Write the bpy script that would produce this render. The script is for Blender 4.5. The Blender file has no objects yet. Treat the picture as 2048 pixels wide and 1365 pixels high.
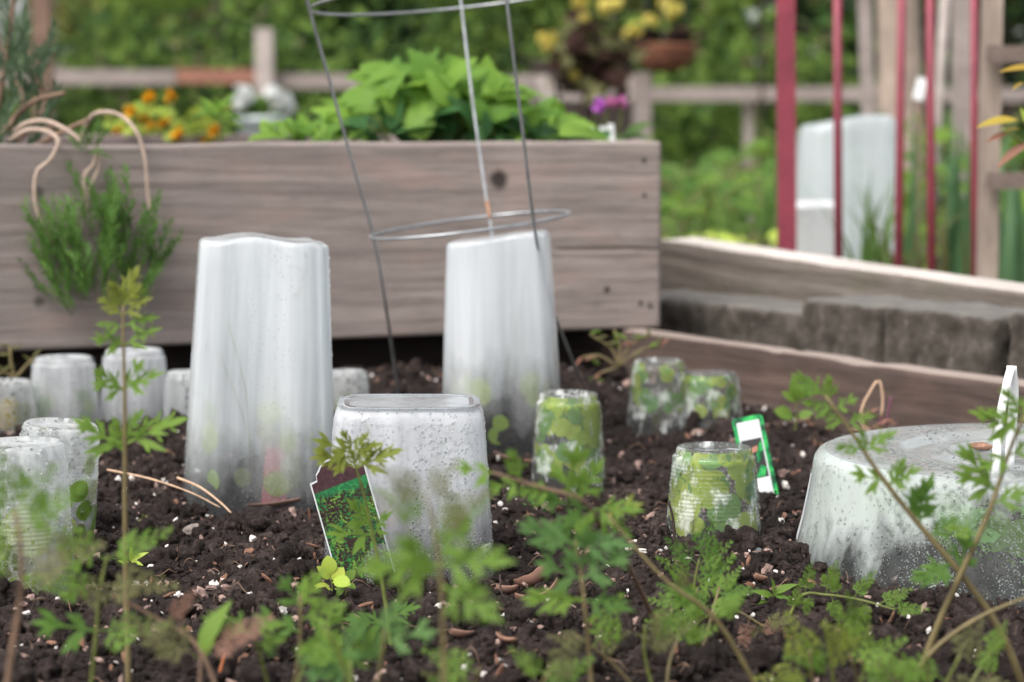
import bpy, math, random
import numpy as np
from mathutils import Vector, Matrix

random.seed(7)
rng = np.random.default_rng(7)
SC = bpy.context.scene
COL = SC.collection
R = math.radians

# ------------------------------------------------------------------ camera, sky, sun, exposure
EYE = Vector((0.0, 0.0, 0.351))
LENS = 85.0
FPX = LENS / 36.0 * 2048.0
PITCH = math.atan((682.5 - 222.0) / FPX)
cd = bpy.data.cameras.new('camera')
cam = bpy.data.objects.new('camera', cd)
COL.objects.link(cam)
cam.location = EYE
cam.rotation_euler = (R(90) - PITCH, 0, 0)
cd.lens = LENS
cd.sensor_width = 36.0
cd.clip_start = 0.05
cd.clip_end = 500
cd.dof.use_dof = True
cd.dof.focus_distance = 1.86
cd.dof.aperture_fstop = 6.8
cd.dof.aperture_blades = 0
SC.camera = cam

w = bpy.data.worlds.new('World')
SC.world = w
w.use_nodes = True
wn = w.node_tree.nodes
wn.clear()
sky = wn.new('ShaderNodeTexSky')
sky.sky_type = 'NISHITA'
sky.sun_disc = False
sky.sun_elevation = R(58)
sky.sun_rotation = R(220)
sky.air_density = 1.0
sky.dust_density = 4.0
hs = wn.new('ShaderNodeHueSaturation')
hs.inputs['Saturation'].default_value = 0.22      # a grey overcast sky
bg = wn.new('ShaderNodeBackground')
bg.inputs[1].default_value = 0.15
wo = wn.new('ShaderNodeOutputWorld')
w.node_tree.links.new(sky.outputs[0], hs.inputs['Color'])
w.node_tree.links.new(hs.outputs[0], bg.inputs[0])
w.node_tree.links.new(bg.outputs[0], wo.inputs[0])

ld = bpy.data.lights.new('sun', 'SUN')
ld.energy = 1.4
ld.angle = R(35)
ld.color = (1.0, 0.965, 0.92)
sun = bpy.data.objects.new('sun', ld)
COL.objects.link(sun)
sun.rotation_euler = Vector((0.42, 0.50, -0.80)).to_track_quat('-Z', 'Y').to_euler()

SC.view_settings.view_transform = 'Standard'
SC.view_settings.look = 'None'
SC.view_settings.exposure = 1.02
SC.view_settings.gamma = 1.0
SC.view_settings.use_curve_mapping = False
SC.render.engine = 'CYCLES'
SC.cycles.use_denoising = True
SC.cycles.max_bounces = 14
SC.cycles.transparent_max_bounces = 40
SC.cycles.transmission_bounces = 10
SC.cycles.sample_clamp_indirect = 6.0

# ------------------------------------------------------------------ measuring helpers
FW = Vector((0, math.cos(PITCH), -math.sin(PITCH)))
UP = Vector((0, math.sin(PITCH), math.cos(PITCH)))


def at(px, py, Y):
    d = FW + Vector((1, 0, 0)) * ((px - 1024) / FPX) + UP * ((682.5 - py) / FPX)
    return EYE + d * (Y / d.y)


def on(px, py, z=0.0):
    d = FW + Vector((1, 0, 0)) * ((px - 1024) / FPX) + UP * ((682.5 - py) / FPX)
    return EYE + d * ((z - EYE.z) / d.z)


# ------------------------------------------------------------------ numpy noise
def _hash(ix, iy, iz, seed):
    h = (ix.astype(np.int64) * 374761393 + iy.astype(np.int64) * 668265263 + iz.astype(np.int64) * 2147483647 + seed * 1274126177) & 0xffffffff
    h = ((h ^ (h >> 13)) * 1274126177) & 0xffffffff
    h = (h ^ (h >> 16)) & 0xffffffff
    return h / 4294967295.0 * 2 - 1


def vnoise(x, y, z=None, seed=0):
    x = np.asarray(x, float)
    y = np.asarray(y, float)
    z = np.zeros_like(x) if z is None else np.asarray(z, float)
    x0, y0, z0 = np.floor(x), np.floor(y), np.floor(z)
    fx, fy, fz = x - x0, y - y0, z - z0
    fx = fx * fx * fx * (fx * (fx * 6 - 15) + 10)
    fy = fy * fy * fy * (fy * (fy * 6 - 15) + 10)
    fz = fz * fz * (3 - 2 * fz)
    out = 0
    for dx in (0, 1):
        for dy in (0, 1):
            for dz in (0, 1):
                wt = (fx if dx else 1 - fx) * (fy if dy else 1 - fy) * (fz if dz else 1 - fz)
                out = out + wt * _hash(x0 + dx, y0 + dy, z0 + dz, seed)
    return out


def fbm(x, y, z=None, seed=0, octaves=4, gain=0.5):
    a, s, f = 0, 1.0, 1.0
    for o in range(octaves):
        a = a + s * vnoise(x * f, y * f, None if z is None else z * f, seed + o * 17)
        s *= gain
        f *= 2.03
    return a


# ------------------------------------------------------------------ mesh helpers
def mesh_np(name, V, F, mats, mi=None, smooth=True):
    """V (n,3); F list of faces, or an (m,k) array."""
    me = bpy.data.meshes.new(name)
    V = np.asarray(V, np.float32)
    if isinstance(F, np.ndarray):
        k = F.shape[1]
        me.vertices.add(len(V))
        me.vertices.foreach_set('co', V.ravel())
        me.loops.add(F.size)
        me.loops.foreach_set('vertex_index', F.astype(np.int32).ravel())
        me.polygons.add(len(F))
        me.polygons.foreach_set('loop_start', np.arange(0, F.size, k, dtype=np.int32))
        me.update(calc_edges=True)
    else:
        me.from_pydata([tuple(map(float, v)) for v in V], [], F)
    for m in (mats if isinstance(mats, (list, tuple)) else [mats]):
        me.materials.append(m)
    if mi is not None:
        me.polygons.foreach_set('material_index', np.asarray(mi, np.int32))
    me.polygons.foreach_set('use_smooth', np.full(len(me.polygons), smooth))
    me.update()
    return me


class MB:
    def __init__(s):
        s.v, s.f, s.m = [], [], []

    def add(s, V, F, mi=0):
        b = len(s.v)
        s.v += [tuple(map(float, p)) for p in V]
        s.f += [tuple(int(i) + b for i in f) for f in F]
        s.m += [mi] * len(F)
        return s

    def tube(s, pts, rad, n=6, mi=0, cap=True):
        pts = [Vector(p) for p in pts]
        if not hasattr(rad, '__len__'):
            rad = [rad] * len(pts)
        V, F = [], []
        t0 = (pts[1] - pts[0]).normalized()
        nrm = t0.orthogonal().normalized()
        for i, p in enumerate(pts):
            a = pts[max(i - 1, 0)]
            b = pts[min(i + 1, len(pts) - 1)]
            t = (b - a).normalized()
            nrm = (nrm - t * nrm.dot(t))
            nrm = nrm.normalized() if nrm.length > 1e-6 else t.orthogonal().normalized()
            bn = t.cross(nrm)
            for k in range(n):
                q = 2 * math.pi * k / n
                V.append(p + (nrm * math.cos(q) + bn * math.sin(q)) * rad[i])
        for i in range(len(pts) - 1):
            for k in range(n):
                a, b = i * n + k, i * n + (k + 1) % n
                F.append((a, b, b + n, a + n))
        if cap:
            F.append(tuple(range(n - 1, -1, -1)))
            F.append(tuple(range((len(pts) - 1) * n, len(pts) * n)))
        return s.add(V, F, mi)

    def box(s, c, size, rot=None, mi=0):
        c = Vector(c)
        V = []
        for z in (-.5, .5):
            for x, y in ((-.5, -.5), (.5, -.5), (.5, .5), (-.5, .5)):
                p = Vector((x * size[0], y * size[1], z * size[2]))
                V.append(c + (rot @ p if rot else p))
        return s.add(V, [(3, 2, 1, 0), (4, 5, 6, 7), (0, 1, 5, 4), (1, 2, 6, 5), (2, 3, 7, 6), (3, 0, 4, 7)], mi)

    def lathe(s, prof, n=48, mi=0, close_top=True):
        V, F = [], []
        for r, z in prof:
            for k in range(n):
                a = 2 * math.pi * k / n
                V.append((r * math.cos(a), r * math.sin(a), z))
        for i in range(len(prof) - 1):
            for k in range(n):
                a, b = i * n + k, i * n + (k + 1) % n
                F.append((a, b, b + n, a + n))
        if close_top:
            F.append(tuple(range((len(prof) - 1) * n, len(prof) * n)))
        return s.add(V, F, mi)

    def slab(s, outline, y0, y1, mi=0):
        """outline in local x,z; y0 front (towards the viewer), y1 back."""
        n = len(outline)
        V = [(x, y0, z) for x, z in outline] + [(x, y1, z) for x, z in outline]
        F = [tuple(range(n)), tuple(range(2 * n - 1, n - 1, -1))]
        F += [(i, i + n, (i + 1) % n + n, (i + 1) % n) for i in range(n)]
        return s.add(V, F, mi)

    def mesh(s, name, mats, smooth=True):
        return mesh_np(name, s.v, s.f, mats, s.m, smooth)

    def build(s, name, mats, parent=None, smooth=True, kind=None, loc=None):
        return link(name, s.mesh(name, mats, smooth), parent, kind, loc)


def link(name, me, parent=None, kind=None, loc=None, mat=None):
    o = bpy.data.objects.new(name, me)
    COL.objects.link(o)
    if parent is not None:
        o.parent = parent
    if loc is not None:
        o.location = loc
    if mat is not None:
        o.matrix_basis = mat
    if kind:
        o['kind'] = kind
    return o


def tag(o, label, cat, group=None):
    o['label'] = label
    o['category'] = cat
    if group:
        o['group'] = group
    return o


def thing(name, label, cat, loc=(0, 0, 0), rot=(0, 0, 0), group=None):
    o = bpy.data.objects.new(name, None)
    o.empty_display_size = 0.02
    COL.objects.link(o)
    o.location = loc
    o.rotation_euler = rot
    return tag(o, label, cat, group)


def spline(pts, n=24):
    """Catmull-Rom through pts."""
    P = [Vector(p) for p in pts]
    if len(P) == 2:
        return [P[0].lerp(P[1], i / (n - 1)) for i in range(n)]
    Q = [P[0] * 2 - P[1]] + P + [P[-1] * 2 - P[-2]]
    out = []
    for i in range(n):
        u = i / (n - 1) * (len(P) - 1)
        k = min(int(u), len(P) - 2)
        t = u - k
        a, b, c, d = Q[k:k + 4]
        out.append(0.5 * ((2 * b) + (c - a) * t + (2 * a - 5 * b + 4 * c - d) * t * t + (3 * b - a - 3 * c + d) * t ** 3))
    return out


def basis(axis, normal):
    x = Vector(axis).normalized()
    z = Vector(normal)
    z = z - x * z.dot(x)
    z = z.normalized() if z.length > 1e-5 else x.orthogonal().normalized()
    y = z.cross(x)
    return Matrix((x, y, z)).transposed().to_4x4()


# ------------------------------------------------------------------ node material helpers
class N:
    def __init__(s, name):
        s.mat = bpy.data.materials.new(name)
        s.mat.use_nodes = True
        s.t = s.mat.node_tree
        s.t.nodes.clear()
        s.out = s.t.nodes.new('ShaderNodeOutputMaterial')
        s._tc = None

    def new(s, typ, **kw):
        n = s.t.nodes.new('ShaderNode' + typ)
        for k, v in kw.items():
            setattr(n, k, v)
        return n

    def set(s, sock, v):
        if isinstance(v, bpy.types.NodeSocket):
            s.t.links.new(v, sock)
        elif isinstance(v, (tuple, list)) and len(v) == 3 and sock.type == 'RGBA':
            sock.default_value = (*v, 1)
        else:
            sock.default_value = v

    def obj(s, scale=(1, 1, 1), loc=(0, 0, 0)):
        if s._tc is None:
            s._tc = s.new('TexCoord')
        m = s.new('Mapping')
        s.t.links.new(s._tc.outputs['Object'], m.inputs[0])
        m.inputs['Scale'].default_value = scale
        m.inputs['Location'].default_value = loc
        return m.outputs[0]

    def noise(s, vec, scale=5, detail=4, rough=.55, dist=0.0):
        n = s.new('TexNoise')
        s.set(n.inputs['Vector'], vec)
        n.inputs['Scale'].default_value = scale
        n.inputs['Detail'].default_value = detail
        n.inputs['Roughness'].default_value = rough
        n.inputs['Distortion'].default_value = dist
        return n.outputs['Fac']

    def voro(s, vec, scale=5, feature='F1', out='Distance', rand=1.0):
        n = s.new('TexVoronoi', feature=feature)
        s.set(n.inputs['Vector'], vec)
        n.inputs['Scale'].default_value = scale
        n.inputs['Randomness'].default_value = rand
        return n.outputs[out]

    def ramp(s, fac, stops, interp='LINEAR'):
        n = s.new('ValToRGB')
        n.color_ramp.interpolation = interp
        e = n.color_ramp.elements
        while len(e) < len(stops):
            e.new(0.5)
        for k, (p, c) in zip(e, stops):
            k.position = p
            k.color = (*c, 1) if hasattr(c, '__len__') else (c, c, c, 1)
        s.set(n.inputs[0], fac)
        return n.outputs[0]

    def mapr(s, v, a, b, c=0.0, d=1.0):
        n = s.new('MapRange')
        s.set(n.inputs[0], v)
        for i, x in zip((1, 2, 3, 4), (a, b, c, d)):
            n.inputs[i].default_value = x
        return n.outputs[0]

    def math(s, op, a, b=0.0, clamp=False):
        n = s.new('Math', operation=op, use_clamp=clamp)
        s.set(n.inputs[0], a)
        s.set(n.inputs[1], b)
        return n.outputs[0]

    def mix(s, fac, a, b, mode='MIX'):
        n = s.new('MixRGB', blend_type=mode)
        s.set(n.inputs[0], fac)
        s.set(n.inputs[1], a)
        s.set(n.inputs[2], b)
        return n.outputs[0]

    def sep(s, vec):
        n = s.new('SeparateXYZ')
        s.set(n.inputs[0], vec)
        return n.outputs

    def rand(s):
        return s.new('ObjectInfo').outputs['Random']

    def bump(s, h, strength=.4, dist=.002):
        n = s.new('Bump')
        s.set(n.inputs['Height'], h)
        n.inputs['Strength'].default_value = strength
        n.inputs['Distance'].default_value = dist
        return n.outputs[0]

    def shader(s, typ, **kw):
        n = s.new(typ)
        for k, v in kw.items():
            s.set(n.inputs[k.replace('_', ' ')], v)
        return n.outputs[0]

    def mixs(s, fac, a, b):
        n = s.new('MixShader')
        s.set(n.inputs[0], fac)
        s.t.links.new(a, n.inputs[1])
        s.t.links.new(b, n.inputs[2])
        return n.outputs[0]

    def principled(s, color, rough=.7, normal=None, spec=.4, metal=0.0, **kw):
        n = s.new('BsdfPrincipled')
        s.set(n.inputs['Base Color'], color)
        s.set(n.inputs['Roughness'], rough)
        s.set(n.inputs['Metallic'], metal)
        n.inputs['Specular IOR Level'].default_value = spec
        if normal is not None:
            s.t.links.new(normal, n.inputs['Normal'])
        for k, v in kw.items():
            s.set(n.inputs[k], v)
        return n.outputs[0]

    def done(s, sh):
        s.t.links.new(sh, s.out.inputs[0])
        return s.mat


def leaf_mat(name, c1, c2, trans=.4, rough=.55, scale=60, spec=.2, tcol=None):
    n = N(name)
    v = n.noise(n.obj(), scale, 3)
    r = n.rand()
    f = n.math('ADD', n.math('MULTIPLY', r, .7), n.math('MULTIPLY', n.mapr(v, .35, .65), .35), clamp=True)
    col = n.mix(f, c1, c2)
    p = n.principled(col, rough, n.bump(v, .25, .001), spec)
    tc = n.mix(.5, col, tcol or tuple(min(1, c * 1.8) for c in c2), 'MIX')
    t = n.shader('BsdfTranslucent', Color=tc)
    return n.done(n.mixs(trans, p, t))


def plain(name, c, rough=.5, metal=0.0, var=.15, scale=40, bump=.15, spec=.4):
    n = N(name)
    v = n.noise(n.obj(), scale, 5, .6)
    col = n.mix(n.mapr(v, .3, .7), tuple(x * (1 - var) for x in c), tuple(min(1, x * (1 + var)) for x in c))
    return n.done(n.principled(col, rough, n.bump(v, bump, .001), spec, metal))


def wood(name, dark, mid, light, knots=(), grain=1.0, lens=(2.4, 46, 46), stain=None, moss=0.0, fade=None):
    n = N(name)
    v = n.obj(lens)
    big = n.noise(v, 2.2 * grain, 5, .6, .12)
    v2 = n.obj((lens[0] * 2.2, lens[1] * 4, lens[2] * 4))
    fine = n.noise(v2, 3.0 * grain, 5, .65, .1)
    patch = n.noise(n.obj((2.0, 5, 5)), 2.4, 3, .5)
    f = n.math('ADD', n.math('MULTIPLY', big, .36), n.math('MULTIPLY', fine, .64))
    col = n.ramp(f, [(.34, dark), (.5, mid), (.68, light)])
    col = n.mix(n.mapr(patch, .35, .7, 0, .6), col, tuple(c * .66 for c in mid))
    spk = n.noise(n.obj((lens[0] * 5, lens[1] * 3, lens[2] * 3)), 3.2, 4, .7)
    col = n.mix(n.mapr(spk, .56, .70, 0, .6), col, tuple(c * .5 for c in dark))
    if stain:
        sp = n.noise(n.obj((3, 3, 9)), 2.0, 4, .6)
        col = n.mix(n.mapr(sp, .52, .72, 0, .7), col, stain)
    for (kx, kz, kr) in knots:
        o = n.obj((1, 0, 1), (-kx, 0, -kz))
        ln = n.new('VectorMath', operation='LENGTH')
        n.set(ln.inputs[0], o)
        wob = n.noise(n.obj(), 90, 3)
        dd = n.math('ADD', ln.outputs['Value'], n.math('MULTIPLY', wob, kr * .7))
        col = n.mix(n.mapr(dd, kr * 1.0, kr * 1.75, .92, 0), col, (.025, .018, .015))
    if moss:
        mz = n.noise(n.obj(), 14, 4)
        col = n.mix(n.mapr(mz, .55, .7, 0, moss), col, (.07, .09, .03))
    if fade:
        xx = n.sep(n.obj())[0]
        col = n.mix(n.mapr(xx, fade[0], fade[1], fade[2], 0), col, fade[3])
    b = n.math('ADD', n.math('MULTIPLY', fine, .6), n.math('MULTIPLY', big, .4))
    return n.done(n.principled(col, .85, n.bump(b, .5, .002), .25))

# ------------------------------------------------------------------ materials
def soil_material():
    n = N('damp_soil')
    a = n.noise(n.obj(), 180, 6, .7)
    b = n.noise(n.obj(), 22, 4, .6)
    r = n.rand()
    f = n.math('ADD', n.math('MULTIPLY', a, .6), n.math('MULTIPLY', b, .4))
    c = n.ramp(f, [(.34, (.011, .0075, .0063)), (.5, (.037, .0255, .022)), (.66, (.115, .084, .075))])
    dry = n.noise(n.obj(), 7, 4, .6)
    c = n.mix(n.mapr(dry, .38, .62, .62, 0), c, (.010, .0065, .0055))
    sp = n.voro(n.obj(), 420)
    c = n.mix(n.mapr(sp, .10, .16, .5, 0), c, (.17, .13, .115))
    h = n.math('ADD', n.math('MULTIPLY', a, .7), n.math('MULTIPLY', n.noise(n.obj(), 700, 3, .7), .4))
    return n.done(n.principled(c, .9, n.bump(n.math('ADD', h, n.noise(n.obj(), 95, 5, .75)), 1.0, .006), .2))


M_SOIL = soil_material()
M_CLOD = M_SOIL
M_PERLITE = plain('perlite_white', (.62, .58, .54), .8, 0, .25, 300, .4)
M_CHIP = plain('bark_chip', (.17, .085, .055), .85, 0, .5, 120, .6)
M_PINKSTONE = plain('pink_grit', (.24, .16, .135), .85, 0, .6, 200, .4)
M_GREYSTONE = plain('grey_pebble', (.11, .12, .125), .7, 0, .3, 120, .3)
M_GROUND = plain('garden_ground', (.07, .06, .035), .95, 0, .5, 2.5, .5)
M_PATHGREEN = plain('mossy_soil', (.055, .05, .025), .95, 0, .5, 12, .5)

W_PLANK = wood('weathered_plank', (.115, .087, .079), (.205, .162, .15), (.31, .257, .245), grain=1.0,
               knots=(), stain=(.245, .175, .155))
W_EDGE = wood('edging_brown_face', (.04, .027, .022), (.085, .059, .05), (.135, .10, .087), lens=(2, 50, 50), stain=(.14, .09, .07))  # face of the edging board, darker than its top
W_EDGE_TOP = wood('edging_pale_top', (.19, .145, .12), (.28, .225, .195), (.37, .31, .275), lens=(3, 40, 40))  # top of the edging board, paler than its face
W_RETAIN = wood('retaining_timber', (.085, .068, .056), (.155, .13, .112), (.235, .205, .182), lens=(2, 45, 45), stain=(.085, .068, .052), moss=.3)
W_RETAIN_TOP = wood('retaining_timber_top', (.36, .31, .28), (.5, .45, .41), (.62, .57, .53), lens=(3, 30, 30))  # paler than the timber's face
W_FENCE = wood('fence_grey', (.2, .16, .145), (.3, .25, .23), (.4, .35, .33), lens=(1, 12, 12))
W_FENCE_PALE = wood('fence_pale', (.3, .25, .23), (.42, .36, .33), (.52, .46, .43), lens=(1, 12, 12))
W_FENCE_RED = wood('fence_cedar', (.2, .09, .06), (.3, .14, .1), (.38, .19, .14), lens=(1, 12, 12))
W_DARK = wood('dark_timber', (.03, .022, .018), (.05, .038, .032), (.08, .062, .053))
W_TRELLIS = wood('trellis_tan', (.22, .17, .135), (.32, .255, .21), (.42, .35, .30), lens=(8, 8, 1.2))
W_RUNG = wood('trellis_rung', (.09, .065, .05), (.16, .12, .1), (.24, .19, .17), lens=(1.4, 20, 20))
M_BARK = plain('tree_bark', (.16, .12, .095), .9, 0, .5, 20, .8)
M_BARK_PALE = plain('tree_bark_pale', (.30, .235, .19), .9, 0, .35, 9, .8)


def concrete_material():
    n = N('rough_concrete')
    a = n.noise(n.obj(), 30, 6, .65)
    c = n.ramp(a, [(.33, (.036, .029, .023)), (.52, (.082, .070, .058)), (.7, (.16, .14, .12))])
    sp = n.voro(n.obj(), 95)
    pick = n.noise(n.obj(), 60, 2)
    f = n.math('MULTIPLY', n.mapr(sp, .16, .26, 1, 0), n.mapr(pick, .56, .64))
    c = n.mix(f, c, (.30, .26, .23))
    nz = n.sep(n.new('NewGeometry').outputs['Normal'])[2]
    c = n.mix(n.mapr(nz, .5, .95, 0, .5), c, (.23, .22, .207))     # paler upper face: light from above put into the colour
    pit = n.noise(n.obj(), 110, 6, .8)
    return n.done(n.principled(c, .92, n.bump(n.math('ADD', pit, n.math('MULTIPLY', f, .4)), 1.0, .0035), .2))


M_CONC = concrete_material()


# ------------------------------------------------------------------ soil of the near bed
def soil_z(x, y):
    x = np.asarray(x, float)
    y = np.asarray(y, float)
    z = .010 * vnoise(x * 4 + 3, y * 4, seed=3) + .0075 * vnoise(x * 11, y * 11, seed=4)
    z += .0058 * (1 - np.abs(vnoise(x * 27, y * 27, seed=5)) * 2) + .0036 * (1 - np.abs(vnoise(x * 62, y * 62, seed=6)) * 2)
    z += .0018 * vnoise(x * 140, y * 140, seed=8)
    z += .045 * np.exp(-((x + .06) / .34) ** 2 - ((y - 2.86) / .17) ** 2)
    z += .018 * np.exp(-((x - .36) / .10) ** 2 - ((y - 2.22) / .12) ** 2)
    z += .012 * np.exp(-((x - .20) / .05) ** 2 - ((y - 1.86) / .05) ** 2)
    z += .016 * np.exp(-((x - .245) / .06) ** 2 - ((y - 1.735) / .06) ** 2)
    z -= .010 * np.exp(-((x + .17) / .12) ** 2 - ((y - 1.74) / .09) ** 2)
    return z - .004


def sz(x, y):
    return float(soil_z(np.array([x]), np.array([y]))[0])


def sheet(name, x0, x1, y0, y1, step, fn, mat, skirt, kind='structure', parent=None):
    nx, ny = int((x1 - x0) / step) + 1, int((y1 - y0) / step) + 1
    X, Y = np.meshgrid(np.linspace(x0, x1, nx), np.linspace(y0, y1, ny))
    Z = fn(X, Y)
    b = np.zeros_like(X, bool)
    b[0, :] = b[-1, :] = b[:, 0] = b[:, -1] = True
    Z = np.where(b, skirt, Z)
    V = np.stack([X, Y, Z], -1).reshape(-1, 3)
    i = np.arange(nx * ny).reshape(ny, nx)
    F = np.stack([i[:-1, :-1], i[:-1, 1:], i[1:, 1:], i[1:, :-1]], -1).reshape(-1, 4)
    return link(name, mesh_np(name, V, F, mat), parent, kind)


g = MB()
g.add([(-250, -60, -.45), (250, -60, -.45), (250, 260, -.45), (-250, 260, -.45)], [(0, 1, 2, 3)])
g.build('ground', M_GROUND, kind='structure')
sheet('bed_soil', -1.05, .80, 1.22, 3.46, .0042, soil_z, M_SOIL, -.44)
sheet('rear_bed_soil', .24, 3.2, 3.62, 7.2, .05,
      lambda x, y: .0 + .025 * fbm(x * 4, y * 4, seed=31), M_PATHGREEN, -.44)


def ico(sub):
    t = (1 + 5 ** .5) / 2
    V = [(-1, t, 0), (1, t, 0), (-1, -t, 0), (1, -t, 0), (0, -1, t), (0, 1, t), (0, -1, -t), (0, 1, -t), (t, 0, -1), (t, 0, 1), (-t, 0, -1), (-t, 0, 1)]
    V = [np.array(v) / np.linalg.norm(v) for v in V]
    F = [(0, 11, 5), (0, 5, 1), (0, 1, 7), (0, 7, 10), (0, 10, 11), (1, 5, 9), (5, 11, 4), (11, 10, 2), (10, 7, 6), (7, 1, 8),
         (3, 9, 4), (3, 4, 2), (3, 2, 6), (3, 6, 8), (3, 8, 9), (4, 9, 5), (2, 4, 11), (6, 2, 10), (8, 6, 7), (9, 8, 1)]
    for _ in range(sub):
        c, G = {}, []

        def mid(a, b):
            k = (min(a, b), max(a, b))
            if k not in c:
                m = V[a] + V[b]
                V.append(m / np.linalg.norm(m))
                c[k] = len(V) - 1
            return c[k]
        for a, b, d in F:
            x, y, z = mid(a, b), mid(b, d), mid(d, a)
            G += [(a, x, z), (b, y, x), (d, z, y), (x, y, z)]
        F = G
    return np.array(V), np.array(F)


ICO = [ico(k) for k in range(4)]


def lump(sub, seed, rough=.3, freq=1.6, flat=1.0):
    V, F = ICO[sub]
    d = 1 + rough * fbm(V[:, 0] * freq + seed * 9, V[:, 1] * freq, V[:, 2] * freq, seed, 3)
    V = V * d[:, None]
    V[:, 2] *= flat
    return V, F


def rand_rot(n):
    q = rng.normal(size=(n, 4))
    q /= np.linalg.norm(q, axis=1)[:, None]
    w_, x, y, z = q.T
    return np.stack([np.stack([1 - 2 * (y * y + z * z), 2 * (x * y - z * w_), 2 * (x * z + y * w_)], -1),
                     np.stack([2 * (x * y + z * w_), 1 - 2 * (x * x + z * z), 2 * (y * z - x * w_)], -1),
                     np.stack([2 * (x * z - y * w_), 2 * (y * z + x * w_), 1 - 2 * (x * x + y * y)], -1)], 1)


def scatter(name, pos, size, sub, mat, kind='stuff', rough=.3, aniso=None, smooth=True, variants=6, flat=1.0):
    Vs, Fs, off = [], [], 0
    n = len(pos)
    Rm = rand_rot(n)
    for k in range(variants):
        idx = np.arange(k, n, variants)
        V0, F0 = lump(sub, k + 11, rough, flat=flat)
        S = size[idx][:, None, None] * V0[None]
        if aniso is not None:
            S = S * aniso[idx][:, None, :]
        P = np.einsum('nij,nvj->nvi', Rm[idx], S) + pos[idx][:, None, :]
        Vs.append(P.reshape(-1, 3))
        Fs.append((F0[None] + (np.arange(len(idx)) * len(V0))[:, None, None]).reshape(-1, 3) + off)
        off += len(idx) * len(V0)
    return link(name, mesh_np(name, np.concatenate(Vs), np.concatenate(Fs), mat, smooth=smooth), None, kind)


def field(n, y0=1.36, y1=3.4, p=1.0):
    y = y0 + (y1 - y0) * rng.random(n) ** p
    x = (rng.random(n) * 2 - 1) * (.225 * y + .03)
    return x, y


# clods of three sizes, grit and chips: nobody could count them
x, y = field(9000, p=1.5)
s = np.clip(np.exp(rng.normal(math.log(.0036), .45, len(x))), .0018, .011)
cl = vnoise(x * 9, y * 9, seed=77)
k = cl > -.45
x, y, s = x[k], y[k], s[k]
bg_ = s > .0052
scatter('soil_clods', np.stack([x, y, soil_z(x, y) + s * .25], -1)[~bg_], s[~bg_], 1, M_CLOD, rough=.5, smooth=False, variants=10)
scatter('medium_soil_clods', np.stack([x, y, soil_z(x, y) + s * .25], -1)[bg_], s[bg_], 2, M_CLOD, rough=.55, variants=10)
x, y = field(520, p=1.3)
s = np.clip(np.exp(rng.normal(math.log(.0095), .35, len(x))), .006, .019)
scatter('large_soil_clods', np.stack([x, y, soil_z(x, y) - s * .1], -1), s, 3, M_CLOD, rough=.75, flat=.75, variants=12)
x, y = field(30000, p=1.7)
s = rng.uniform(.0011, .0026, len(x))
scatter('soil_crumbs', np.stack([x, y, soil_z(x, y) + s * .5], -1), s, 0, M_CLOD, rough=.5, smooth=False, variants=8)
x, y = field(1900, p=1.4)
s = np.clip(np.exp(rng.normal(math.log(.0014), .4, len(x))), .0008, .0034)
scatter('perlite_grit', np.stack([x, y, soil_z(x, y) + s * .9], -1), s, 1, M_PERLITE, rough=.6, smooth=False, aniso=np.stack([rng.uniform(.7, 1.5, len(x)), rng.uniform(.7, 1.2, len(x)), rng.uniform(.5, .9, len(x))], -1))
x, y = field(2200, p=1.4)
s = np.clip(np.exp(rng.normal(math.log(.0018), .4, len(x))), .001, .0045)
scatter('pinkish_grit', np.stack([x, y, soil_z(x, y) + s * .7], -1), s, 1, M_PINKSTONE, rough=.6, smooth=False, aniso=np.stack([rng.uniform(.7, 1.6, len(x)), rng.uniform(.6, 1.1, len(x)), rng.uniform(.4, .8, len(x))], -1))
x, y = field(1100, p=1.4)
s = rng.uniform(.0016, .005, len(x))
an = np.stack([rng.uniform(.8, 1.6, len(x)), rng.uniform(.35, .7, len(x)), rng.uniform(.12, .3, len(x))], -1)
scatter('bark_fragments', np.stack([x, y, soil_z(x, y) + .0025], -1), s, 1, M_CHIP, rough=.3, aniso=an, smooth=False)

# fine roots and fibres caught in the compost
nf = 420
x, y = field(nf, p=1.4)
a_ = rng.uniform(0, 2 * np.pi, nf)
ln_ = rng.uniform(.008, .028, nf)
V_, F_ = [], []
for i in range(nf):
    d_ = np.array([np.cos(a_[i]), np.sin(a_[i])])
    q_ = np.array([-d_[1], d_[0]])
    bend = rng.uniform(-.35, .35)
    b0 = len(V_)
    for k in range(5):
        f = k / 4
        p = np.array([x[i], y[i]]) + d_ * ln_[i] * f + q_ * ln_[i] * bend * math.sin(math.pi * f)
        z = sz(p[0], p[1]) + .0022 + .004 * math.sin(math.pi * f)
        for (u, h) in ((-.00035, 0), (.00035, 0), (0, .0006)):
            V_.append((p[0] + q_[0] * u, p[1] + q_[1] * u, z + h))
    for k in range(4):
        for j in range(3):
            r0, r1 = b0 + k * 3 + j, b0 + k * 3 + (j + 1) % 3
            F_.append((r0, r1, r1 + 3, r0 + 3))
link('root_fibres', mesh_np('root_fibres', V_, np.array(F_), plain('fibre', (.17, .105, .07), .85, 0, .6, 30)), None, 'stuff')


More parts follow.
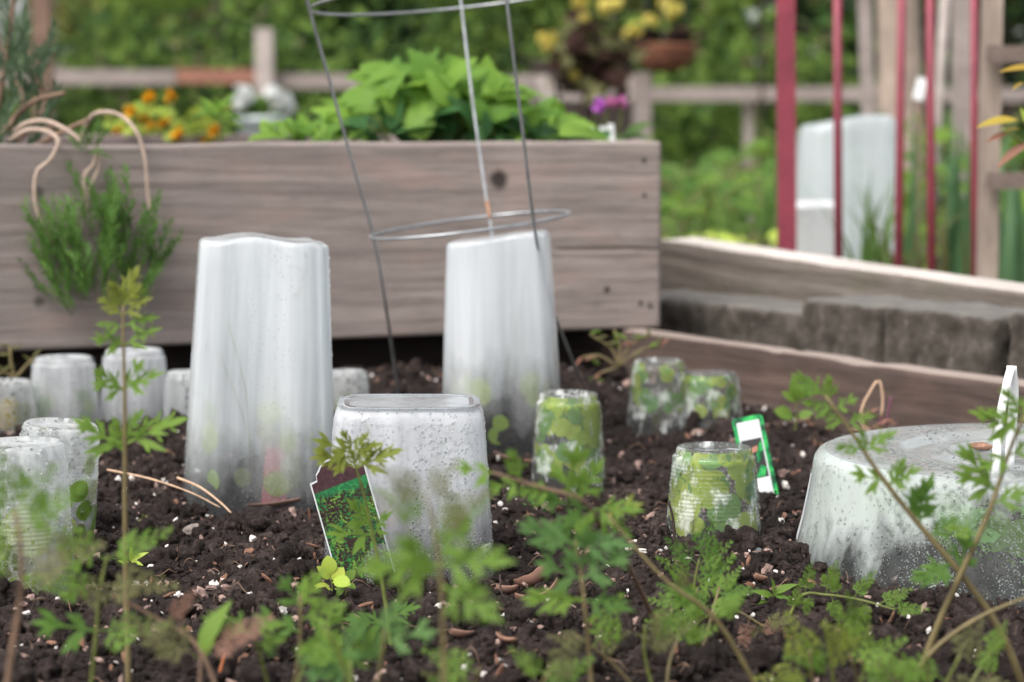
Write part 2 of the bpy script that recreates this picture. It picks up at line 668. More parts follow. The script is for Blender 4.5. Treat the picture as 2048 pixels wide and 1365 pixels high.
# ------------------------------------------------------------------ planks
def plank_mesh(name, L, H, T, mats, seed=1, nu=160, nz=60, rad=.004, grain=.0012, cracks=(), wav=.0, top_mat=None, bits=1.0, dips=()):
    per = []       # (y, z, ny, nz, face)
    def arc(cy, cz, a0, a1, m=4):
        for i in range(m + 1):
            a = a0 + (a1 - a0) * i / m
            per.append((cy + rad * math.cos(a), cz + rad * math.sin(a), math.cos(a), math.sin(a)))
    nt = 10
    for i in range(1, nz):
        per.append((0, rad + (H - 2 * rad) * i / nz, -1, 0))
    arc(rad, H - rad, math.pi, math.pi / 2)
    for i in range(1, nt):
        per.append((rad + (T - 2 * rad) * i / nt, H, 0, 1))
    arc(T - rad, H - rad, math.pi / 2, 0)
    for i in range(1, 6):
        per.append((T, H - rad - (H - 2 * rad) * i / 6, 1, 0))
    arc(T - rad, rad, 0, -math.pi / 2)
    for i in range(1, 4):
        per.append((T - rad - (T - 2 * rad) * i / 4, 0, 0, -1))
    arc(rad, rad, -math.pi / 2, -math.pi)
    per = np.array(per)
    m = len(per)
    u = np.linspace(0, L, nu)
    U = np.repeat(u[:, None], m, 1)
    Yp, Zp = np.repeat(per[None, :, 0], nu, 0), np.repeat(per[None, :, 1], nu, 0)
    Ny, Nz = per[None, :, 2], per[None, :, 3]
    d = grain * (fbm(U * 3, Zp * 70 + fbm(U * 2, Zp * 6, seed=seed + 5) * .5, Yp * 70, seed, 3))
    d = d + wav * fbm(U * 2.2, Zp * 2, Yp * 2, seed + 9, 3)
    topish = np.clip((Zp - (H - .02)) / .02, 0, 1)
    edge = fbm(U * 5, Yp * 3, seed=seed + 21, octaves=5)
    dz = topish * (.0018 * edge * bits)
    for (du, dw, dd) in dips:
        dz = dz - topish * dd * np.exp(-((U - du) / dw) ** 2)
    for (zc, u0, u1, wd, dp) in cracks:
        line = zc + .004 * fbm(U * 6, U * 0, seed=seed + 3, octaves=3)
        msk = np.clip((U - u0) / .02, 0, 1) * np.clip((u1 - U) / .02, 0, 1)
        d = d - dp * msk * np.exp(-((Zp - line) / wd) ** 2) * (Yp < .01)
    V = np.stack([U, Yp + Ny * d, Zp + Nz * d + dz], -1).reshape(-1, 3)
    i = np.arange(nu * m).reshape(nu, m)
    j = np.roll(i, -1, 1)
    F = np.stack([i[:-1], j[:-1], j[1:], i[1:]], -1).reshape(-1, 4)[:, ::-1]
    mi = None
    F = [tuple(f) for f in F]
    mi = [0] * len(F)
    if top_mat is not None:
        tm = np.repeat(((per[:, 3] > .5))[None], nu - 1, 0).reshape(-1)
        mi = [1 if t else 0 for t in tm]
    F.append(tuple(range(m)))
    F.append(tuple(range(nu * m - 1, (nu - 1) * m - 1, -1)))
    mi += [0, 0]
    mm = [mats] if top_mat is None else [mats, top_mat]
    me = mesh_np(name, V, F, mm, mi)
    return me


# --- the big raised bed behind
PL0, PL1 = at(0, 705, 2.74), at(1320, 655, 3.05)
PTOP = at(1318, 284, 3.05).z
PBOT = .5 * (PL0.z + PL1.z)
PH = PTOP - PBOT
BD = Vector((PL1.x - PL0.x, PL1.y - PL0.y, 0)).normalized()
BN = Vector((-BD.y, BD.x, 0))                      # away from the viewer
PLO = Vector((PL1.x, PL1.y, PBOT)) - BD * 1.30     # front bottom left end, beyond the frame
ANG = math.atan2(BD.y, BD.x)


def plank_uv(px, py):
    """point of the plank's front face seen at a pixel -> (u, z) in the plank's own frame."""
    d = FW + Vector((1, 0, 0)) * ((px - 1024) / FPX) + UP * ((682.5 - py) / FPX)
    t = (PLO - EYE).dot(BN) / d.dot(BN)
    p = EYE + d * t - PLO
    return p.dot(BD), p.z


bedroot = thing('raised_bed', 'raised planter bed of wide weathered grey planks filled with leafy plants', 'raised bed', PLO, (0, 0, ANG))
ku = [(*plank_uv(997, 360), .0112), (*plank_uv(78, 604), .006), (*plank_uv(1214, 580), .004), (*plank_uv(76, 385), .007)]
W_FRONT = wood('front_plank_wood', (.155, .126, .112), (.28, .230, .207), (.40, .345, .318), knots=ku, stain=(.35, .245, .21), fade=(.35, 1.1, .55, (.145, .125, .118)))
ca, cb = plank_uv(1100, 497), plank_uv(1330, 497)
cc, ce = plank_uv(-80, 484), plank_uv(420, 480)
link('front_plank', plank_mesh('front_plank', 1.30, PH, .038, W_FRONT, 3, 300, 110, .0045, .0007,
     cracks=[(ca[1], ca[0], cb[0] + .05, .0013, .004), (cc[1], cc[0], ce[0], .0009, .001)], bits=.7),
     bedroot)
for (px, py) in ((1288, 320), (1289, 391), (1281, 606), (1300, 612)):
    u_, z_ = plank_uv(px, py)
    m = MB()
    prof = [(.0030, .0006), (.0026, .0012), (.0014, .0009)]
    m.lathe(prof, 10)
    o = m.build('nail_head', plain('rusty_nail', (.03, .024, .02), .8) if 'rusty_nail' not in bpy.data.materials else bpy.data.materials['rusty_nail'], bedroot)
    o.location = (u_, .0004, z_)
    o.rotation_euler = (R(90), 0, 0)
e = link('end_plank', plank_mesh('end_plank', 1.15, PH - .004, .038, W_PLANK, 8, 60, 30), bedroot)
e.location = (1.298, .041, .002)
e.rotation_euler = (0, 0, R(90))
e = link('back_plank', plank_mesh('back_plank', 1.30, PH, .038, W_PLANK, 9, 60, 30), bedroot, loc=(-.05, 1.195, 0))
e = link('lower_plank', plank_mesh('lower_plank', 1.50, .38, .038, W_DARK, 10, 60, 30), bedroot, loc=(-.05, .14, -.382))  # dark backing; the shade under the front plank is put into its colour
sb = MB()
sb.add([(-.02, .04, PH - .03), (1.255, .04, PH - .03), (1.255, 1.19, PH - .02), (-.02, 1.19, PH - .02),
        (-.02, .04, .002), (1.255, .04, .002), (1.255, 1.19, .002), (-.02, 1.19, .002)], [(0, 1, 2, 3), (7, 6, 5, 4), (0, 4, 5, 1), (1, 5, 6, 2), (2, 6, 7, 3), (3, 7, 4, 0)])
sb.build('planting_mix', M_SOIL, bedroot, smooth=False)


def bed(u, v, h=0.0):
    """a point u metres along the plank from its left end, v behind its face, h above its top."""
    return PLO + BD * u + BN * v + Vector((0, 0, PH + h))


def board_line(name, label, cat, p0, p1, H, T, side, top, seed, dips=(), ext0=.1, ext1=.35, rad=.003):
    d = (p1 - p0).normalized()
    a = p0 - d * ext0
    L = (p1 - p0).length + ext0 + ext1
    nrm = Vector((-d.y, d.x, 0)).normalized()
    if nrm.y < 0:
        nrm = -nrm
    up = d.cross(nrm)
    if up.z < 0:
        up = -up
    Mx = Matrix((d, nrm, up)).transposed().to_4x4()
    o = thing(name, label, cat, a - up * H)
    c = link('board', plank_mesh('board', L, H, T, side, seed, 220, 44, rad, .0012, wav=.0008, top_mat=top, bits=.5, dips=dips), o)
    c.matrix_basis = Mx
    return o, d, nrm


e0, e1 = at(1290, 667, 2.99), at(2048, 771, 2.43)
EZ = .5 * (e0.z + e1.z)
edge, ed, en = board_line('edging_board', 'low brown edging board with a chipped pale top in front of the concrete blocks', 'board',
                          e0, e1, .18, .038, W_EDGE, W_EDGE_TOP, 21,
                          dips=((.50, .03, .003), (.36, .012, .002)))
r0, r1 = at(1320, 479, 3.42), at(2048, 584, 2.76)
retain, rd, rn = board_line('retaining_timber', 'thick weathered timber with a pale top running above the concrete blocks', 'timber',
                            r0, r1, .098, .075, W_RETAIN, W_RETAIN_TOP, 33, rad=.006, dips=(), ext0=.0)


# --- concrete blocks between the two boards
def block_mesh(name, L, D, H, seed):
    V, F = [], []
    bm_n = (14, 10, 9)
    # a rounded box by projecting a subdivided cube
    import itertools
    idx = {}
    def vid(p):
        k = tuple(round(c, 5) for c in p)
        if k not in idx:
            idx[k] = len(V)
            V.append(p)
        return idx[k]
    nx, ny, nz = 64, 26, 44
    lin = lambda n: [i / n for i in range(n + 1)]
    for (a, b, c, fixed) in ((0, 1, 2, 0), (0, 1, 2, 1), (0, 2, 1, 0), (0, 2, 1, 1), (1, 2, 0, 0), (1, 2, 0, 1)):
        n_ = (nx, ny, nz)
        A, B = lin(n_[a]), lin(n_[b])
        for i in range(n_[a]):
            for j in range(n_[b]):
                q = []
                for (s_, t_) in ((A[i], B[j]), (A[i + 1], B[j]), (A[i + 1], B[j + 1]), (A[i], B[j + 1])):
                    p = [0, 0, 0]
                    p[a], p[b], p[c] = s_, t_, fixed
                    q.append(vid(tuple(p)))
                flip = (fixed == 0) ^ (c == 1)
                F.append(tuple(q[::-1]) if flip else tuple(q))
    P = np.array(V) * (L, D, H)
    r = .012
    C = np.clip(P, r, np.array((L, D, H)) - r)
    dv = P - C
    ln = np.linalg.norm(dv, axis=1)
    nv = dv / np.maximum(ln, 1e-6)[:, None]
    rr = r * (1 + .12 * fbm(P[:, 0] * 22, P[:, 1] * 22, P[:, 2] * 22, seed, 3))
    P = C + nv * rr[:, None]
    P += nv * (.0011 * fbm(P[:, 0] * 75, P[:, 1] * 75, P[:, 2] * 75, seed + 4, 3))[:, None]
    return mesh_np(name, P, F, M_CONC)


BW = on(1600, 745, 0)
wall = thing('block_wall', 'row of rough grey brown concrete blocks laid between the two timbers', 'wall', (0, 0, 0))
bl_o = Vector((e0.x, e0.y, 0)) + en * .11
bdir = Vector((ed.x, ed.y, 0)).normalized()
bnrm = Vector((-bdir.y, bdir.x, 0))
if bnrm.y < 0:
    bnrm = -bnrm


def along(px):
    """distance along the block face for a pixel column."""
    k = (px - 1024) / FPX
    # x = k*Y roughly (flat projection along the row's height)
    den = bdir.x - k * bdir.y
    return (k * bl_o.y - bl_o.x) / den


def y_of(px):
    return (bl_o + bdir * along(px)).y


BA = math.atan2(bdir.y, bdir.x)
for i, (xa, xb, ytop, setb) in enumerate(((1180, 1582, 610, .035), (1598, 1755, 603, .0), (1768, 1992, 620, -.006), (2008, 2330, 636, .004))):
    a, b = along(xa), along(xb)
    top = at(.5 * (xa + xb), ytop, y_of(.5 * (xa + xb))).z
    o = link('block', block_mesh('block', b - a, .13, top + .03, 50 + i), wall)
    p = bl_o + bdir * a + bnrm * setb
    o.location = (p.x, p.y, -.03)
    o.rotation_euler = (R(random.uniform(-.8, .8)), R(random.uniform(-.5, .5)), BA + R(random.uniform(-.6, .6)))

# --- fence far behind
YF = 11.5


def rail(root, name, mat, px0, px1, pyc, thick_px, Y, depth=.04):
    a, b = at(px0, pyc, Y), at(px1, pyc, Y)
    m = MB()
    m.box((0, 0, 0), ((b - a).length, depth, thick_px * Y / FPX))
    o = m.build(name, mat, root, smooth=False)
    o.location = (a + b) / 2 - Vector(root.location)
    return o


def post(root, name, mat, px0, px1, pytop, Y, zb=-.45, depth=.09, taper=0):
    a, b = at(px0, pytop, Y), at(px1, pytop, Y)
    m = MB()
    wdt = (b - a).length
    m.box((0, 0, (a.z - zb) / 2), (wdt, depth, a.z - zb - .004))
    m.box((0, 0, a.z - zb), (wdt * .92, depth * .92, .012))
    o = m.build(name, mat, root, smooth=False)
    o.location = Vector(((a.x + b.x) / 2, Y, zb)) - Vector(root.location)
    return o


f1 = thing('fence', 'weathered garden fence with one orange brown rail piece and a tall square post', 'fence', (0, YF, -.45))
rail(f1, 'rail', W_FENCE, 60, 352, 155, 30, YF)
rail(f1, 'rail', W_FENCE_RED, 355, 512, 153, 29, YF)
rail(f1, 'rail', W_FENCE, 548, 720, 163, 30, YF)
rail(f1, 'rail', W_FENCE, 723, 1075, 168, 30, YF)
post(f1, 'post', W_FENCE_PALE, 511, 546, 60, YF - .07)
post(f1, 'post', W_FENCE_PALE, -300, -264, 60, YF - .07)
rail(f1, 'rail', W_FENCE, -300, 56, 155, 30, YF)
f2 = thing('fence', 'low grey rail fence between the pale panel and the red posts', 'fence', (0, 13, -.45))
rail(f2, 'rail', W_FENCE, 1300, 1745, 188, 28, 13)
post(f2, 'post', W_FENCE, 1488, 1506, 196, 13.1)
post(f2, 'post', W_FENCE, 1735, 1765, 170, 13.1)
rail(f2, 'rail', W_FENCE, 1768, 2300, 190, 28, 13)
cp = thing('compost_bin', 'pale grey board panel with a corner post behind the pink flowers', 'compost bin', (0, 8.6, -.45))
post(cp, 'post', W_FENCE, 1268, 1302, 150, 8.6)
post(cp, 'post', W_FENCE, 1035, 1062, 152, 8.6)
for k_ in range(4):
    if k_ != 1:
        rail(cp, 'plank', W_FENCE_PALE if k_ == 0 else W_FENCE, 1064, 1266, 176 + k_ * 62, 50, 8.6, .025)
rail(cp, 'plank', W_DARK, 1064, 1266, 330, 420, 9.0, .025)
lp = thing('wooden_post', 'thin brown wooden post behind the bare woody stems', 'post', at(84, 0, 7.5) * 1)
lp.location.z = -.45
m = MB()
m.box((0, 0, .75), (.055, .055, 1.5))
m.build('shaft', plain('brown_post_wood', (.17, .105, .075), .8, 0, .3, 30), lp, smooth=False)


# ------------------------------------------------------------------ trees and shrubs far behind
def leaf_cloud(name, clumps, n, leaf, mats, parent, kind=None, squash=1.0):
    """n leaf rhombi spread through clump volumes ((x,y,z,r) rows, local)."""
    C = np.array(clumps, float)
    k = rng.choice(len(C), n, p=C[:, 3] ** 2 / (C[:, 3] ** 2).sum())
    d = rng.normal(size=(n, 3))
    d /= np.linalg.norm(d, axis=1)[:, None]
    rad = C[k, 3] * (.55 + .45 * rng.random(n) ** .5) * (1 + .18 * rng.normal(size=n))
    P = C[k, :3] + d * rad[:, None] * (1, 1, squash)
    Rm = rand_rot(n)
    L = leaf * rng.uniform(.7, 1.3, n)
    base = np.array([(-.5, 0, 0), (0, -.28, .06), (.5, 0, 0), (0, .28, .06)])
    V = np.einsum('nij,nvj->nvi', Rm, base[None] * L[:, None, None]) + P[:, None]
    F = np.arange(n * 4).reshape(n, 4)
    mi = (k * 7 + rng.integers(0, 5, n) // 4) % len(mats)
    return link(name, mesh_np(name, V.reshape(-1, 3), F, mats, mi, False), parent, kind)


def far_leaf(name, c):
    n = N(name)
    v = n.noise(n.obj(), 3.0, 3)
    col = n.mix(n.mapr(v, .4, .6), tuple(x * .45 for x in c), tuple(x * 1.5 for x in c))
    p = n.principled(col, .7, None, .1)
    t = n.shader('BsdfTranslucent', Color=tuple(min(1, x * 1.5) for x in c))
    return n.done(n.mixs(.4, p, t))


G_LIGHT = far_leaf('foliage_light', (.21, .28, .06))
G_MID = far_leaf('foliage_mid', (.125, .195, .042))
G_DARK = far_leaf('foliage_dark', (.045, .085, .024))
G_DEEP = far_leaf('foliage_deep', (.012, .024, .01))
G_OLIVE = far_leaf('foliage_olive', (.19, .195, .065))


def tree(label, px, Y, width, height, n, leaf, mats, low=.0, trunk_r=.07, name='tree', cat='tree', nclump=26, bark=None, group='trees and shrubs behind the fence'):
    base = at(px, 222, Y)
    base.z = -.45
    t = thing(name, label, cat, base, (0, 0, 0), group)
    cl = []
    for i in range(nclump):
        a = random.random() * 2 * math.pi
        rr = width * .5 * math.sqrt(random.random())
        h = low + (height - low) * random.random()
        taper = math.sqrt(max(.15, 1 - ((h - low) / (height - low)) ** 2 * .7))
        cl.append((rr * math.cos(a) * taper, rr * math.sin(a) * taper * .7, h, width * random.uniform(.10, .22)))
    leaf_cloud('crown', cl, n, leaf, mats, t)
    m = MB()
    pts = [(0, 0, 0), (.03, .02, height * .25), (-.02, 0, height * .5), (0, .03, height * .8)]
    m.tube(spline(pts, 10), [trunk_r * (1 - .8 * i / 9) for i in range(10)], 8)
    for (cx, cy, cz, cr) in cl[:10]:
        z0 = min(cz * .6, height * .6)
        m.tube(spline([(0, 0, z0), (cx * .5, cy * .5, (z0 + cz) * .5 + .05), (cx, cy, cz)], 6), [trunk_r * .4 * (1 - .14 * i) for i in range(6)], 5)
    m.build('trunk', bark or M_BARK, t)
    return t


tree('broad dark green tree filling the view above the fence post', 645, 18.5, 2.4, 4.2, 6500, .15, [G_DEEP, G_DARK, G_DEEP])
tree('bright green tree with layered boughs above the grey fence rails', 385, 17, 1.8, 3.6, 6500, .12, [G_MID, G_MID, G_LIGHT, G_DARK])
tree('yellow green bushy tree above the orange brown fence rail', 440, 15.5, 1.5, 3.2, 2600, .10, [G_MID, G_LIGHT, G_MID])
tree('olive green tree behind the thin brown post', 215, 19, .9, 2.9, 4200, .13, [G_OLIVE, G_MID, G_OLIVE])
tree('mid green tree behind the top of the wire cage', 1000, 17, 2.3, 3.6, 5600, .12, [G_MID, G_MID, G_LIGHT, G_OLIVE])
tree('deep green conifer like tree in the dark gap behind the leafy clump', 720, 22, 3.4, 4.4, 6000, .14, [G_DEEP, G_DARK])
tree('light green shrub behind the hanging basket', 1420, 16, 1.1, 3.0, 5600, .11, [G_LIGHT, G_MID, G_MID])
tree('green shrub between the basket and the yellow flowers', 1210, 18, 2.0, 3.4, 4600, .12, [G_MID, G_DARK, G_OLIVE])
tree('almost black evergreen behind the thick red post', 1660, 20, 2.6, 4.2, 7200, .14, [G_DEEP])
tree('dark green shrub behind the wooden trellis', 2010, 14, 2.2, 3.2, 5200, .11, [G_DARK, G_MID, G_DEEP])
tree('leafy shrub low behind the fence rail and marigolds', 250, 13.2, 2.4, 1.15, 5000, .09, [G_DARK, G_MID, G_DARK], trunk_r=.03, name='shrub', cat='shrub')
tree('dusky green shrub low behind the big leafy clump', 800, 13.6, 3.0, 1.2, 5200, .09, [G_DARK, G_DEEP, G_MID], trunk_r=.03, name='shrub', cat='shrub')
tree('green shrub low beneath the right hand fence rail', 1500, 14.2, 2.4, 1.05, 4600, .09, [G_DARK, G_MID], trunk_r=.03, name='shrub', cat='shrub')

# the far woods read as one mass
cl = []
for i in range(150):
    a = random.uniform(-1, 1)
    Yd = random.uniform(26, 34)
    if -.26 < a * 13 / Yd < -.185:
        continue                      # a gap of open sky
    cl.append((a * 13, Yd, random.uniform(-.3, 5.5), random.uniform(.6, 1.3)))
leaf_cloud('distant_woods', cl, 30000, .28, [G_DARK, G_DEEP, G_MID, G_DARK, G_OLIVE], None, 'stuff')

tr = thing('tree', 'pale brown bare trunk standing behind the red stakes', 'tree', (at(1800, 222, 7.6).x, 7.6, -.45))
m = MB()
m.tube(spline([(0, 0, 0), (.01, 0, .6), (-.012, .02, 1.4), (.02, .0, 2.6)], 14), [.085 - .0025 * i for i in range(14)], 14)
m.build('trunk', M_BARK_PALE, tr)
m = MB()
for (a_, h_) in ((.5, 1.7), (2.6, 1.9), (4.2, 2.2), (5.5, 2.4)):
    m.tube(spline([(0, 0, h_), (.3 * math.cos(a_), .3 * math.sin(a_), h_ + .35), (.7 * math.cos(a_), .7 * math.sin(a_), h_ + .9)], 7), [.035 - .004 * i for i in range(7)], 7)
m.build('limbs', M_BARK_PALE, tr)
leaf_cloud('crown', [(random.uniform(-.9, .9), random.uniform(-.7, .7), random.uniform(2.6, 3.8), random.uniform(.2, .4)) for _ in range(16)], 2400, .09, [G_MID, G_LIGHT], tr)

# ------------------------------------------------------------------ plastics
def fogged(name, H, lo, hi, streaks=36, tint=(.86, .88, .90), clear=(.0, .3), clear_fog=.35, dropscale=420, drop=.25, rough=.09, jitter=.5, seed=0.0, beads=1.0, see=(.90, .925, .94), win=.5, slope=0.0, jscale=(26, 26, 14)):
    """condensation-fogged thin plastic: a milky film that lets part of the light straight through."""
    n = N(name)
    st = n.noise(n.obj((streaks, streaks, streaks * .035), (seed, seed, 0)), 1.0, 4, .6)
    st2 = n.noise(n.obj((streaks * 3, streaks * 3, streaks * .06), (seed, 2, 0)), 1.0, 3, .6)
    f = n.math('ADD', n.math('MULTIPLY', n.mapr(st, .36, .62), .86), n.math('MULTIPLY', n.mapr(st2, .36, .62), .14))
    fog = n.mapr(f, 0, 1, lo, hi)
    z = n.sep(n.obj())[2]
    jn = n.noise(n.obj(jscale, (seed, 0, 3)), 1.0, 4, .6)
    zz = n.math('ADD', z, n.math('MULTIPLY', n.math('SUBTRACT', jn, .5), H * jitter))
    if slope:
        zz = n.math('ADD', zz, n.math('MULTIPLY', n.math('ADD', n.sep(n.obj())[0], .13), slope))
    cl = n.mapr(zz, clear[0] * H, clear[1] * H, clear_fog, 1)
    fog = n.math('MULTIPLY', fog, cl, clamp=True)
    # beads of condensation: each clear bead is a small window in the milky film, gathered in running columns
    colm = n.mapr(n.noise(n.obj((streaks * .9, streaks * .9, streaks * .035), (seed, 5, 1)), 1.0, 3, .6), .42, .57)
    r1 = n.math('MULTIPLY', n.math('ADD', n.math('MULTIPLY', colm, .34), .04), beads)
    v1 = n.voro(n.obj((1, 1, 1), (seed, 0, 0)), dropscale * .62)
    v2 = n.voro(n.obj((1, 1, 1), (0, seed, 0)), dropscale * 1.5)
    h1 = n.math('SMOOTH_MIN', n.math('MULTIPLY', n.math('SUBTRACT', r1, v1), 14.0), 1.0)
    h1 = n.math('MAXIMUM', h1, 0.0, clamp=True)
    h2 = n.math('MULTIPLY', n.math('SUBTRACT', n.math('MULTIPLY', r1, .9), v2), 9.0)
    h2 = n.math('MAXIMUM', h2, 0.0, clamp=True)
    hole = n.math('MAXIMUM', h1, n.math('MULTIPLY', h2, .4))
    ring = n.math('MULTIPLY', n.math('MULTIPLY', hole, n.math('SUBTRACT', 1.0, hole)), 3.2, clamp=True)
    fog = n.math('MULTIPLY', fog, n.math('SUBTRACT', 1.0, n.math('MULTIPLY', n.math('POWER', hole, 3.0), win)), clamp=True)
    fog = n.math('ADD', fog, n.math('MULTIPLY', n.math('SUBTRACT', 1.0, fog), n.math('MULTIPLY', ring, .5)), clamp=True)
    nrm = n.bump(hole, drop, .0016)
    d = n.shader('BsdfDiffuse', Color=tint)
    n.t.links.new(nrm, d.node.inputs['Normal'])
    t = n.shader('BsdfTranslucent', Color=tint)
    film = n.mixs(.60, d, t)
    tr = n.shader('BsdfTransparent', Color=see)
    body = n.mixs(fog, tr, film)
    gl = n.shader('BsdfGlossy', Color=(1, 1, 1), Roughness=rough)
    n.t.links.new(nrm, gl.node.inputs['Normal'])
    lw = n.new('Fresnel')
    lw.inputs['IOR'].default_value = 1.42
    return n.done(n.mixs(n.math('MULTIPLY', lw.outputs[0], .7, clamp=True), body, gl))


def clear_plastic(name, fogscale=55, fog_lo=.52, fog_hi=.64, base=.07, top=.85, tint=(.88, .9, .88), dropscale=520):
    n = N(name)
    a = n.noise(n.obj((1, 1, .7)), fogscale, 5, .65)
    fog = n.mapr(a, fog_lo, fog_hi, base, top)
    vd = n.voro(n.obj(), dropscale)
    nrm = n.bump(n.mapr(vd, .05, .35, 1, 0), .3, .0012)
    d = n.shader('BsdfDiffuse', Color=tint)
    t = n.shader('BsdfTranslucent', Color=tint)
    film = n.mixs(.55, d, t)
    tr = n.shader('BsdfTransparent', Color=(.96, .975, .96))
    body = n.mixs(fog, tr, film)
    gl = n.shader('BsdfGlossy', Color=(1, 1, 1), Roughness=.07)
    n.t.links.new(nrm, gl.node.inputs['Normal'])
    lw = n.new('Fresnel')
    lw.inputs['IOR'].default_value = 1.45
    return n.done(n.mixs(n.math('MULTIPLY', lw.outputs[0], .75, clamp=True), body, gl))


def water():
    n = N('water_drop')
    return n.done(n.principled((1, 1, 1), .0, None, .5, 0, **{'Transmission Weight': 1.0, 'IOR': 1.33}))


M_DROP = water()
M_TUB1 = fogged('fogged_tall_tub', .245, .34, .97, 17, (.945, .97, .985), (.02, .30), .16, 420, .4, seed=1.3, beads=.55, see=(.74, .80, .83))
M_TUB2 = fogged('fogged_back_tub', .225, .36, .95, 16, (.945, .965, .985), (.14, .46), .08, 420, .3, seed=4.1, beads=.3, see=(.74, .80, .83))
M_TUB3 = fogged('fogged_square_tub', .135, .50, .88, 36, (.94, .955, .985), (.06, .62), .20, 420, .6, seed=2.2, beads=1.0, win=.45)
M_TUB3TOP = fogged('fogged_tub_base', .135, .40, .70, 30, (.78, .82, .84), (-1, -.9), .45, 640, .5, seed=6)
M_DOME = fogged('fogged_round_tub', .085, .60, .92, 13, (.90, .975, .945), (.22, .66), .10, 300, .3, seed=7.7, jitter=1.3, beads=.85, win=.34, slope=-.50, jscale=(34, 34, 16))
M_DOMETOP = fogged('fogged_round_tub_top', .095, .45, .66, 30, (.84, .89, .87), (-1, -.9), .75, 300, .3, .12, seed=3.3)
M_CUP = clear_plastic('clear_cup_plastic')
M_CUPFOG = fogged('fogged_cup_plastic', .085, .42, .74, 60, (.92, .935, .955), (.0, .5), .55, 520, .6, .1, seed=9.1)
M_CUPWET = fogged('wet_cup_plastic', .085, .36, .76, 46, (.93, .95, .945), (.0, .75), .42, 300, .9, .06, seed=5.5, beads=1.6, win=.65)
M_JUG = fogged('milky_jug_plastic', .26, .5, .95, 14, (.78, .82, .84), (-1, -.9), .8, 300, .1, seed=8.2)
M_WHITE = plain('white_plastic', (.78, .79, .78), .35, 0, .03, 30, .03)
M_WHITECARD = plain('white_card', (.58, .59, .60), .45, 0, .05, 80, .05)


def drops(name, parent, fn, count, smin, smax, mask=None, kind='stuff', ncols=None, flat=.55):
    """fn(u, v) -> (point, normal). Beads of water as low domes, one part."""
    seg = 7
    rings = [(1.0, 0.0), (.82, .55), (.42, .92)]
    V, F = [], []
    tries = 0
    made = 0
    while made < count and tries < count * 12:
        tries += 1
        u, v = random.random(), random.random()
        if mask and random.random() > mask(u, v):
            continue
        p, n_ = fn(u, v)
        s = smin * (smax / smin) ** (random.random() ** 2.2)
        n_ = Vector(n_).normalized()
        t = Vector((0, 0, 1)).cross(n_)
        t = t.normalized() if t.length > 1e-4 else Vector((1, 0, 0))
        b = n_.cross(t)
        b0 = len(V)
        el = random.uniform(.9, 1.25)
        for (r_, h_) in rings:
            for k in range(seg):
                a = 2 * math.pi * k / seg
                V.append(Vector(p) + t * (math.cos(a) * r_ * s) + b * (math.sin(a) * r_ * s * el) + n_ * (h_ * s * flat))
        V.append(Vector(p) + n_ * s * flat)
        for q in range(2):
            for k in range(seg):
                a, c = b0 + q * seg + k, b0 + q * seg + (k + 1) % seg
                F.append((a, c, c + seg, a + seg))
        for k in range(seg):
            F.append((b0 + 2 * seg + k, b0 + 2 * seg + (k + 1) % seg, b0 + 3 * seg))
        made += 1
    return link(name, mesh_np(name, [tuple(p) for p in V], F, M_DROP), parent, kind)


# ------------------------------------------------------------------ leaf library (unit length along +x, z is the upper face)
def leaf_simple(W=.5, n=8, fold=.18, droop=.25, serr=0.0, shape=(.9, 1.0), pet=0.0, teeth=None):
    V, F = [], []
    N_ = n if not serr else n * 2
    for i in range(N_ + 1):
        t = i / N_
        wv = W * .5 * (math.sin(math.pi * t ** shape[0])) ** shape[1]
        x = pet + t * (1 - pet)
        if serr and 0 < i < N_:
            wv *= (1 + serr * (.5 if i % 2 else -.5))
            xe = x + (serr * .5 / N_ if i % 2 else 0) * 1.2
        else:
            xe = x
        z = -droop * x * x
        V += [(xe, wv, z + fold * wv), (x, 0, z), (xe, -wv, z + fold * wv)]
    for i in range(N_):
        a = i * 3
        F += [(a + 1, a + 4, a + 3, a), (a + 2, a + 5, a + 4, a + 1)]
    if pet:
        b = len(V)
        wp = .02
        V += [(0, wp, 0), (0, -wp, 0), (pet, -wp * .8, -droop * pet * pet), (pet, wp * .8, -droop * pet * pet)]
        F += [(b, b + 1, b + 2, b + 3)]
    return np.array(V), F


def xf(V, size, ang, pos, roll=0.0, pitch=0.0):
    c, s = math.cos(ang), math.sin(ang)
    cr, sr = math.cos(roll), math.sin(roll)
    cp, sp = math.cos(pitch), math.sin(pitch)
    Rx = np.array([[1, 0, 0], [0, cr, -sr], [0, sr, cr]])
    Ry = np.array([[cp, 0, sp], [0, 1, 0], [-sp, 0, cp]])
    Rz = np.array([[c, -s, 0], [s, c, 0], [0, 0, 1]])
    return (Rz @ Ry @ Rx @ (V * size).T).T + np.array(pos)


def merge(parts):
    V, F, b = [], [], 0
    for v, f in parts:
        V.append(v)
        F += [tuple(i + b for i in q) for q in f]
        b += len(v)
    return np.concatenate(V), F


def strip(p0, p1, w0, w1):
    p0, p1 = np.array(p0), np.array(p1)
    d = p1 - p0
    nrm = np.array([-d[1], d[0], 0]) / max(np.linalg.norm(d[:2]), 1e-6)
    return np.array([p0 + nrm * w0, p0 - nrm * w0, p1 - nrm * w1, p1 + nrm * w1]), [(0, 1, 2, 3)]


